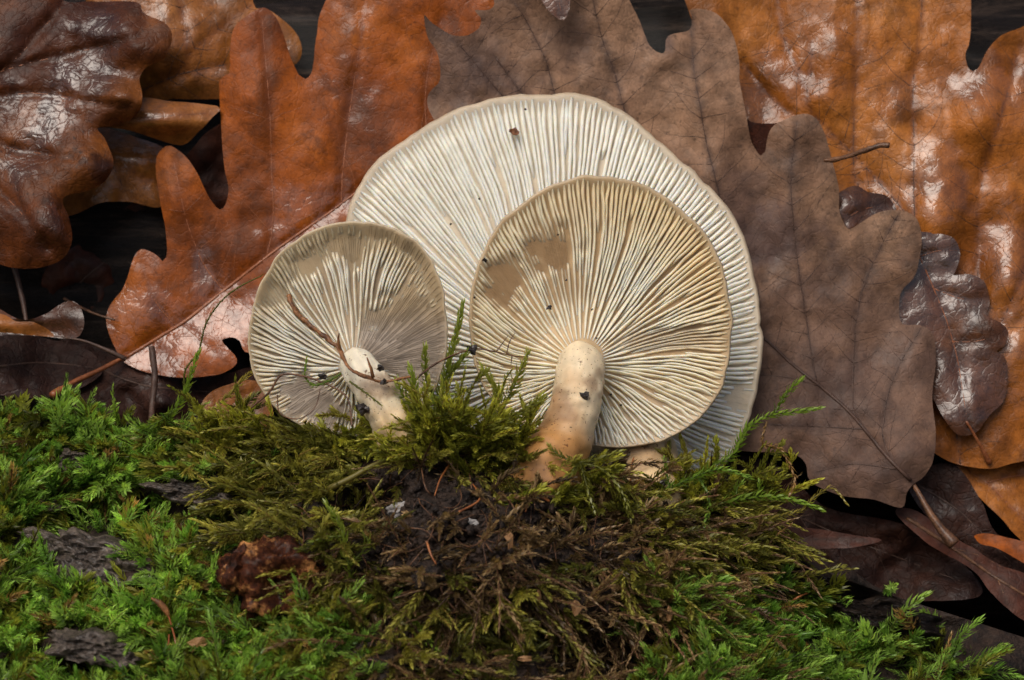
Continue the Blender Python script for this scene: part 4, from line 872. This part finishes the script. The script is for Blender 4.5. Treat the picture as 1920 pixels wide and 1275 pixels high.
frond('drooping moss tuft hanging over the base of the thick speckled stem', [fr(1085, 880, -.1), (1085, 868, -1.25), (1060, 905, -1.35), (1030, 960, -1.3)], OL, .12, .65, branches=[[(1085, 868, -1.25), (1120, 860, -1.2), (1165, 845, -1.1)], [(1085, 868, -1.25), (1130, 880, -1.3), (1165, 920, -1.3), (1183, 975, -1.25)], [(1085, 868, -1.25), (1050, 855, -1.2), (1030, 835, -1.1)], [(1088, 868, -1.25), (1100, 910, -1.4), (1115, 960, -1.4)]])
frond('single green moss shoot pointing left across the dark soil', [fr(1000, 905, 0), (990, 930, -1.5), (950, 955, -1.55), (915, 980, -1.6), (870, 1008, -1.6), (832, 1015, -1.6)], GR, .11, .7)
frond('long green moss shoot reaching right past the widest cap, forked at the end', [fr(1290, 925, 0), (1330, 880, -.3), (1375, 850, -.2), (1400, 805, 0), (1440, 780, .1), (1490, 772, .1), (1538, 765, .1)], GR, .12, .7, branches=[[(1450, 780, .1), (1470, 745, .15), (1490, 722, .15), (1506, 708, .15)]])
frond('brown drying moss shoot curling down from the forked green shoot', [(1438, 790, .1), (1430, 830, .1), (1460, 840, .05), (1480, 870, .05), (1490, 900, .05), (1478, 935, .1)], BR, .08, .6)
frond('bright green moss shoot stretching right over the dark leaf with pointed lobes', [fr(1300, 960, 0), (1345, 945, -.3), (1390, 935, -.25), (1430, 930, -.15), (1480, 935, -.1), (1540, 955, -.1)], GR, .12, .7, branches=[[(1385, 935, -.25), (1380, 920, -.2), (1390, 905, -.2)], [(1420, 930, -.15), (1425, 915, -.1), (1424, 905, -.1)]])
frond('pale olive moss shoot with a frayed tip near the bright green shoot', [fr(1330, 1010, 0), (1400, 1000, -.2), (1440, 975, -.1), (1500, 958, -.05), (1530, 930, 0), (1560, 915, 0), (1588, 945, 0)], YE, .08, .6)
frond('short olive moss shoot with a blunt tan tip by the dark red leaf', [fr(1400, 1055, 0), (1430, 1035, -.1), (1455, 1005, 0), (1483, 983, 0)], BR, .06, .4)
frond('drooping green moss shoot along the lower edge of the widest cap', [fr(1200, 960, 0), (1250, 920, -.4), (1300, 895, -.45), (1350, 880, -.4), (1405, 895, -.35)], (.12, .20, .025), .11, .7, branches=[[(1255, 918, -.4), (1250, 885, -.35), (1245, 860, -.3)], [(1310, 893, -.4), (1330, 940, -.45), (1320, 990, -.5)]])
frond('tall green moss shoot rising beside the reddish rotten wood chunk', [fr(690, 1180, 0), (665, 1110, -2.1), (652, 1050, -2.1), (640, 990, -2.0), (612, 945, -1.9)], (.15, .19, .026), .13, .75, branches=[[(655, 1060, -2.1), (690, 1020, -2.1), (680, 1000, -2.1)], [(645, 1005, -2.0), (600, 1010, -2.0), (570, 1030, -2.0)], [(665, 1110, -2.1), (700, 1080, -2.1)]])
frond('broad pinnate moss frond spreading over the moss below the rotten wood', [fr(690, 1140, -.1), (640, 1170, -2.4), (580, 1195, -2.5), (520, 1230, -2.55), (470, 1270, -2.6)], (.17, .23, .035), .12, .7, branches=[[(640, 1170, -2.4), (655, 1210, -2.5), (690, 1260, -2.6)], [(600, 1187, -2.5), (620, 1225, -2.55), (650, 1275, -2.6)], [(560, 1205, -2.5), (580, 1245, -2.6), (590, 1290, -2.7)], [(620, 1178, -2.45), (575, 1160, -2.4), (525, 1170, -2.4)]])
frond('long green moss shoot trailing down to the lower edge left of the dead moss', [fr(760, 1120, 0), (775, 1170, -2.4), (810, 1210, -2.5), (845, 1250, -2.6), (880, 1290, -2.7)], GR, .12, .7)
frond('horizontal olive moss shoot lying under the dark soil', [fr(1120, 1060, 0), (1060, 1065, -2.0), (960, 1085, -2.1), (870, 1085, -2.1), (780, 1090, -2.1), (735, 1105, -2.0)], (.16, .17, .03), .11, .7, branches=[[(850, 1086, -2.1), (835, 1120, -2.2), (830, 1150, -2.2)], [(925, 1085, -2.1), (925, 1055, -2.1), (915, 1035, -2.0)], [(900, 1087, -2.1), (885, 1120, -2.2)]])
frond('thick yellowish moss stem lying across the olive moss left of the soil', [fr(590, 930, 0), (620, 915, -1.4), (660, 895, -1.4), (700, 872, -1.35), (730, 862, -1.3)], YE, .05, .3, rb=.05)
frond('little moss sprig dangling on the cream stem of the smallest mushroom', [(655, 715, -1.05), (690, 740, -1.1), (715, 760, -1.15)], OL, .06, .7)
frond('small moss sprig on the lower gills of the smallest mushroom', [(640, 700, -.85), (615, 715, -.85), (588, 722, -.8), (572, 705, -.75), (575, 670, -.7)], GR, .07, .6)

# ------------------------------------------------------------------ soil, roots, crumbs, bark, chips
def blob(c, r, seed, sub=2, amp=.35, sc=(1, 1, 1), freq=1.6):
    import bmesh
    bm = bmesh.new(); bmesh.ops.create_icosphere(bm, subdivisions=sub, radius=1)
    V = np.array([v.co[:] for v in bm.verts]); F = [tuple(v.index for v in f.verts) for f in bm.faces]; bm.free()
    k = 1+amp*fbm(V[:, 0]*freq+seed*3.3, V[:, 1]*freq, V[:, 2]*freq+seed, seed, 4)
    return np.asarray(c)+V*k[:, None]*r*np.array(sc), F
parts = []; r = np.random.default_rng(91)
bV, bF = blob((0, 0, 0), 1, 1, 1, .4); bF = np.array(bF)
Vs, Fs, o_ = [], [], 0
pxs, pys = r.uniform(560, 1480, 9000), r.uniform(815, 1290, 9000)
crs = np.interp(pxs, CX, CY); wv = (pys > crs+12)*np.exp(-((pxs-900)/280)**2-((pys-960)/140)**2)+.15*(pys > crs+12); kp = r.random(9000) < wv; pxs, pys = pxs[kp], pys[kp]
q = gpoint(pxs, pys); rad = r.gamma(2.0, .010, len(q))+.010
for i in range(len(q)):
    A = np.linalg.qr(r.normal(0, 1, (3, 3)))[0]; Vs.append(q[i]-FW*rad[i]*.5+(bV*r.uniform(.45, 1.3, (len(bV), 1)))@A*rad[i]); Fs.append(bF+o_); o_ += len(bV)
tag(obj('soil_grains', np.concatenate(Vs), np.concatenate(Fs), M['soil'], origin=(0, 0, 0), smooth=False), 'dark crumbly soil grains below the mushroom stems', 'soil', kind='stuff')
# tangle of rootlets and dead fibres
def fibres(cnt, x0, x1, y0, y1, Lr, rad, seed, lift=.12):
    r = np.random.default_rng(seed); parts = []
    for i in range(cnt):
        x, y = r.uniform(x0, x1), r.uniform(y0, y1); a = r.uniform(0, 6.28); L = r.uniform(*Lr); k = 9; p = []
        bend = r.normal(0, .25); z = -r.uniform(0, lift)
        for j in range(k):
            p.append((x, y, z-lift*math.sin(math.pi*j/(k-1))*r.uniform(.3, 1.0))); x += math.cos(a)*L/k; y += math.sin(a)*L/k; a += bend+r.normal(0, .2); y = max(y, float(np.interp(x, CX, CY))+8)
        p = np.array(p); C = P3(p[:, 0], p[:, 1], gdep(p[:, 0], p[:, 1])+p[:, 2]); parts.append(tube(C, np.linspace(1, .4, k)*r.uniform(*rad), 5))
    return join(parts)
v, f = fibres(210, 560, 1320, 830, 1260, (40, 150), (.004, .012), 5)
tag(obj('dead_fibres', v, f, M['twig'], origin=(0, 0, 0)), 'tangle of thin brown fibres over the soil and dead moss', 'fibres', kind='stuff')
def strand(name, label, cat, path, r0, r1, mat, jit=.2, seed=0, group=None, subs=()):
    q = np.array(path, float); C = catmull(P3(q[:, 0], q[:, 1], q[:, 2]), .03)
    parts = [tube(C, np.linspace(r0, r1, len(C)), 7, jit, seed)]
    for s in subs:
        s = np.array(s, float); c2 = catmull(P3(s[:, 0], s[:, 1], s[:, 2]), .03); parts.append(tube(c2, np.linspace(r0*.6, r1*.5, len(c2)), 6, jit, seed+1))
    v, f = join(parts); return tag(obj(name, v, f, M[mat], origin=P3(*q[0])), label, cat, group)
ROOTS = [[(655, 790), (640, 815), (622, 838)], [(835, 790), (825, 810), (818, 830)], [(800, 838), (830, 828), (862, 816)], [(842, 872), (825, 900), (815, 930)], [(800, 1015), (808, 1040), (818, 1058)], [(1200, 835), (1185, 870), (1182, 910)], [(1200, 835), (1212, 865), (1205, 900)],
         [(575, 1130), (610, 1105), (650, 1078)], [(490, 1160), (560, 1140), (630, 1136)], [(860, 960), (900, 935), (880, 900)], [(1030, 940), (1000, 930), (985, 960)], [(1480, 1130), (1500, 1118), (1525, 1108)]]
RLAB = ['short orange rootlet under the smallest cap near the cream stem', 'bent orange rootlet on dark soil below the moss tuft between the stems', 'orange rootlet running slantwise over the soil toward the speckled stem', 'thin orange rootlet on the soil left of the single green shoot', 'short bright orange rootlet below the white mould patch', 'red rootlet hanging on the ochre stem of the widest mushroom', 'second red rootlet on the ochre stem of the widest mushroom, curving inward', 'rusty rootlet rising from the rotten wood chunk to the tall green shoot', 'straight orange rootlet lying under the rotten wood chunk', 'curved rootlet arching over the soil near the pinkish mould spot', 'rootlet looping below the base of the thick speckled stem', 'short rusty needle-like rootlet on the bright moss at right']
for i, p in enumerate(ROOTS):
    strand('rootlet', RLAB[i], 'root', [fr(x, y, -.10 - .1*math.sin(math.pi*k/2)) for k, (x, y) in enumerate(p)], .016, .008, 'root', .2, i, 'orange rootlets in the soil clump')
strand('twig', 'rusty thin twig lying slantwise across the gills of the smallest cap', 'twig', [(540, 553, -.42), (560, 590, -.5), (600, 625, -.62), (635, 655, -.78), (655, 690, -.95), (690, 708, -1.0), (720, 716, -.95), (770, 706, -.9)], (.036), .016, 'twig_rust', .7, 3, None, [[(640, 660, -.8), (634, 640, -.85), (636, 625, -.88)], [(700, 708, -1.0), (695, 690, -1.05), (688, 670, -1.05)]])
strand('twig', 'dark hair-thin root looping over the lower gills of the smallest cap', 'twig', [(470, 765, -.7), (505, 735, -.75), (525, 705, -.78), (550, 702, -.78), (600, 715, -.82), (650, 745, -.95), (660, 800, -1.1)], .014, .011, 'twig', .2, 4, None, [[(520, 740, -.7), (525, 775, -.75), (560, 785, -.85), (590, 765, -.85), (600, 730, -.82)]])
strand('twig', 'branched dark rootlet dangling in front of the left edge of the ochre cap', 'twig', [(770, 720, -.75), (820, 680, -.6), (885, 655, -.5), (930, 660, -.45), (965, 668, -.4), (990, 668, -.35)], .014, .008, 'twig', .35, 5, None, [[(950, 665, -.4), (956, 640, -.35), (965, 625, -.3)], [(930, 660, -.45), (945, 640, -.4), (952, 630, -.35)], [(960, 668, -.4), (958, 685, -.42)]])
strand('twig', 'short brown twig with a blunt end sticking out right of the grey-brown leaf', 'twig', [(1545, 300, 1.75), (1565, 300, 1.7), (1595, 291, 1.6), (1625, 280, 1.5), (1652, 272, 1.45), (1668, 272, 1.42)], .030, .036, 'twig', .35, 6)
strand('stalk', 'dark upright leaf stalk in front of the lower edge of the tall orange leaf', 'stalk', [(284, 650, 1.35), (288, 680, 1.3), (290, 710, 1.25), (286, 760, 1.15), (282, 800, .9)], .045, .04, 'rib_dark', .2, 7)
strand('stalk', 'thin pale-brown stalk lying level in the dark gap under the red-brown wet leaf', 'stalk', [(120, 560, 2.2), (170, 585, 2.0), (215, 600, 1.9)], .02, .014, 'twig', .2, 9)
strand('stalk', 'dark brown leaf stalk leaning in the gap left of the tall orange leaf', 'stalk', [(25, 495, 1.95), (35, 530, 1.9), (45, 575, 1.8), (50, 610, 1.7)], .04, .03, 'rib_dark', .2, 8)
# moss spore capsules on red setae
for i, (lab, p, capd) in enumerate([('moss spore stalk with a brown pointed capsule rising from the left moss', [(332, 1265), (330, 1210), (322, 1175), (316, 1155)], True), ('bare red moss spore stalk beside the stalk with the brown capsule', [(313, 1275), (315, 1235), (317, 1190)], False)]):
    q = [fr(x, y, -.35-.05*k) for k, (x, y) in enumerate(p)]; q[0] = fr(*p[0], -.02)
    E = empty('spore_stalk', P3(*q[0]), lab, 'moss stalk')
    c3 = np.array(q); Cq = catmull(P3(c3[:, 0], c3[:, 1], c3[:, 2]), .03); v, f = tube(Cq, .011, 6, .1); obj('seta', v, f, M['seta'], E)
    if capd:
        z = q[-1][2]; c3 = np.array([(317, 1157, z), (310, 1143, z), (298, 1130, z), (283, 1121, z)]); Cq = catmull(P3(c3[:, 0], c3[:, 1], c3[:, 2]), .02)
        v, f = tube(Cq, np.interp(np.linspace(0, 1, len(Cq)), [0, .25, .6, .85, 1], [.012, .04, .042, .022, .006]), 10); obj('capsule', v, f, M['twig_rust'], E)
# bark flakes
def flake(label, cx, cy, rx, ry, rot, seed, mat='bark_grey', th=.16, lift=.16, tilt=.25):
    m = 70; ph = np.linspace(0, 2*np.pi, m, endpoint=False)
    k = 1+.28*fbm(np.cos(ph)*1.6+seed, np.sin(ph)*1.6, 0, seed, 4, .6)+.06*noise(np.cos(ph)*9, np.sin(ph)*9, seed)
    rings = [np.linspace(.05, 1, 22)]
    V = []
    for q in rings[0]:
        x = rx*q*k*np.cos(ph); y = ry*q*k*np.sin(ph); X = cx+x*math.cos(rot)-y*math.sin(rot); Y = cy+x*math.sin(rot)+y*math.cos(rot)
        d = float(gdep(np.array(cx, float), np.array(cy, float)))-(Y-cy)/S*(.92-tilt)-(X-cx)/S*.05-lift+.10*q**6+.09*fbm(X/28., Y/16., 0, seed+5, 5, .6)
        V.append(P3(X, Y, d))
    for q in (1.0, .6, .05):
        x = rx*q*k*np.cos(ph)*.96; y = ry*q*k*np.sin(ph)*.96; X = cx+x*math.cos(rot)-y*math.sin(rot); Y = cy+x*math.sin(rot)+y*math.cos(rot)
        d = float(gdep(np.array(cx, float), np.array(cy, float)))-(Y-cy)/S*(.92-tilt)-lift+th+.12; V.append(P3(X, Y, d*np.ones(m)))
    V = np.concatenate(V); k = 25; F = []
    for i in range(k-1):
        for j in range(m): F.append((i*m+j, i*m+(j+1) % m, (i+1)*m+(j+1) % m, (i+1)*m+j))
    F.append(tuple(range(m))[::-1]); F.append(tuple((k-1)*m+j for j in range(m)))
    return tag(obj('bark_flake', V, F, M[mat]), label, 'bark')
flake('long grey flaking bark piece with a dark lower end in the left moss', 160, 1045, 130, 48, .36, 1, lift=.42)
flake('smooth grey-brown bark strip showing under the moss above a dark hollow', 365, 925, 86, 24, .15, 2, lift=.36)
flake('dark grey bark piece at the bottom of the left moss', 180, 1218, 95, 32, .15, 3, lift=.36)
flake('small pinkish bark scrap high in the left moss', 135, 862, 28, 26, .3, 4, lift=.36)
flake('small dark bark edge under bright moss above the long grey bark piece', 70, 945, 50, 17, .1, 5, lift=.12)
flake('rough dark bark slab among sparse moss on the right', 1665, 1160, 115, 30, .28, 6, 'bark_dark', lift=.2)
flake('dark bark ridge below the pointed dark red leaf on the right', 1500, 1075, 80, 22, .2, 7, 'bark_dark', lift=.2)
# rotten wood chunk
d0 = float(gdep(np.array(500.), np.array(1085.)))
v, f = blob(P3(510, 1085, d0-.28), .52, 12, 5, .5, (1.12, .8, .80), 2.1); tag(obj('wood_chunk', v, f, M['rot']), 'reddish rotten wood chunk with orange flecks in the moss', 'wood')
v, f = blob(P3(446, 1072, d0-.55), .20, 15, 3, .6, (1, .8, 1.1), 2.4); tag(obj('wood_chunk', v, f, M['rot'], smooth=False), 'small rust-red rotten wood crumb stuck to the larger chunk', 'wood')
# chips and scraps
def scrap(name, label, cat, pts, dep, mat, th=.03, group=None):
    q = np.array(pts, float); c = q.mean(0); n = len(q)
    top = P3(q[:, 0], q[:, 1], np.full(n, dep)+.03*np.cos(np.arange(n)*2.1)); bot = top+FW*th
    V = np.concatenate([top, bot, [P3(c[0], c[1], dep-.025)]]); F = []
    for i in range(n):
        j = (i+1) % n; F += [(2*n, j, i), (i, j, j+n, i+n)]
    F.append(tuple(range(n, 2*n))); return tag(obj(name, V, F, M[mat], smooth=False), label, cat, group)
scrap('leaf_scrap', 'tiny tan dry leaf scrap on the moss below the rotten wood chunk', 'leaf', [(350, 1205), (366, 1196), (380, 1194), (392, 1203), (382, 1214), (372, 1212), (358, 1226), (360, 1212)], gdep(370., 1208.)-.34, 'chip')
scrap('wood_chip', 'pale orange wood chip standing in the dark soil', 'wood', [(942, 1003), (956, 996), (962, 1003), (962, 1033), (954, 1038), (950, 1012)], gdep(952., 1018.)-.12, 'chip')
for lab, x, y, r_ in (('white mould patch on the dark soil left of the wood chip', 750, 958, .12), ('small pinkish white mould spot on the soil near the wood chip', 885, 982, .065)):
    v, f = blob(P3(x, y, gdep(float(x), float(y))-.03), r_, x, 4, .42, (1.2, .6, .8), 2.8); tag(obj('white_mould', v, f, M['white']), lab, 'mould')
for i, (x, y, w_, h_) in enumerate([(1290, 1078, 22, 8), (1255, 1150, 10, 26), (1080, 1140, 16, 26), (1075, 1200, 20, 9), (1345, 1045, 14, 10), (985, 1235, 26, 9), (1010, 1118, 9, 22), (1420, 1080, 10, 18)]):
    a = np.linspace(0, 6.28, 8)[:-1]; scrap('dry_scrap', 'pale tan scrap of dead moss leaf caught in the brown moss', 'scrap', [(x+.6*w_*math.cos(t)*(1+.3*math.sin(3*t+i)), y+.6*h_*math.sin(t)) for t in a], gdep(float(x), float(y))-.30, 'chip', .02, 'tan scraps in the dead moss')
# crumbs on caps and stems
def crumb(label, pos, r_, seed, mat='crumb', group=None):
    v, f = blob(pos, r_, seed, 2, .75, (1.0, .6, .85), 2.3); tag(obj('soil_crumb', v, f, M[mat], smooth=False), label, 'crumb', group)
def on(mu, px, py, h): 
    p = ray_plane(np.array([float(px)]), np.array([float(py)]), mu['C']+mu['n']*h, mu['n'])[0]; return p
crumb('brown soil crumb on the white gills of the widest cap', on(big, 965, 247, .10), .055, 1, 'crumb_brown')
crumb('black soil crumb on the left rim of the ochre cap', on(mid, 908, 488, .03), .035, 2)
crumb('black square soil crumb on the thick speckled stem', P3(1097, 741, -.71), .055, 3)
crumb('black soil crumb low on the thick speckled stem', P3(1044, 832, -.95), .055, 4)
crumb('dark curved crumb on the pale gills below the worn patches of the ochre cap', on(mid, 1030, 577, .06), .032, 5)
crumb('black soil crumb beside the moss sprig on the smallest cap', on(sml, 606, 705, .40), .045, 6)
crumb('black soil crumb at the foot of the cream stem', P3(682, 768, -.85), .07, 7)
crumb('black shiny crumb where the branched rootlet meets the moss', P3(885, 655, -.52), .06, 8)
for i, (mu, x, y) in enumerate([(big, 899, 373), (big, 985, 205), (mid, 1046, 440), (mid, 1062, 525), (mid, 1145, 740), (mid, 1118, 634), (mid, 1110, 580), (mid, 1165, 760), (big, 845, 420), (mid, 890, 558)]):
    crumb('tiny dark soil speck on the gills of a mushroom cap', on(mu, x, y, .09 if mu is mid else .13), .014, 20+i, 'crumb', 'tiny specks on the gills')
for i, (x, y, z) in enumerate([(1165, 868, .1), (712, 690, -1.05), (720, 715, -1.0), (600, 905, -1.45), (1246, 905, -.3)]):
    crumb('small black soil crumb caught near the mushroom stems', P3(x, y, z), .04, 40+i, 'crumb', 'crumbs near the stems')

for o in bpy.data.objects:
    for k in ('_o', '_sub'):
        if k in o.keys(): del o[k]
tot = sum(sum(len(p.vertices)-2 for p in o.data.polygons) for o in bpy.data.objects if o.type == 'MESH' and len(o.data.polygons) < 60000) 
print('objects', len(bpy.data.objects), 'tris(small meshes)', tot)
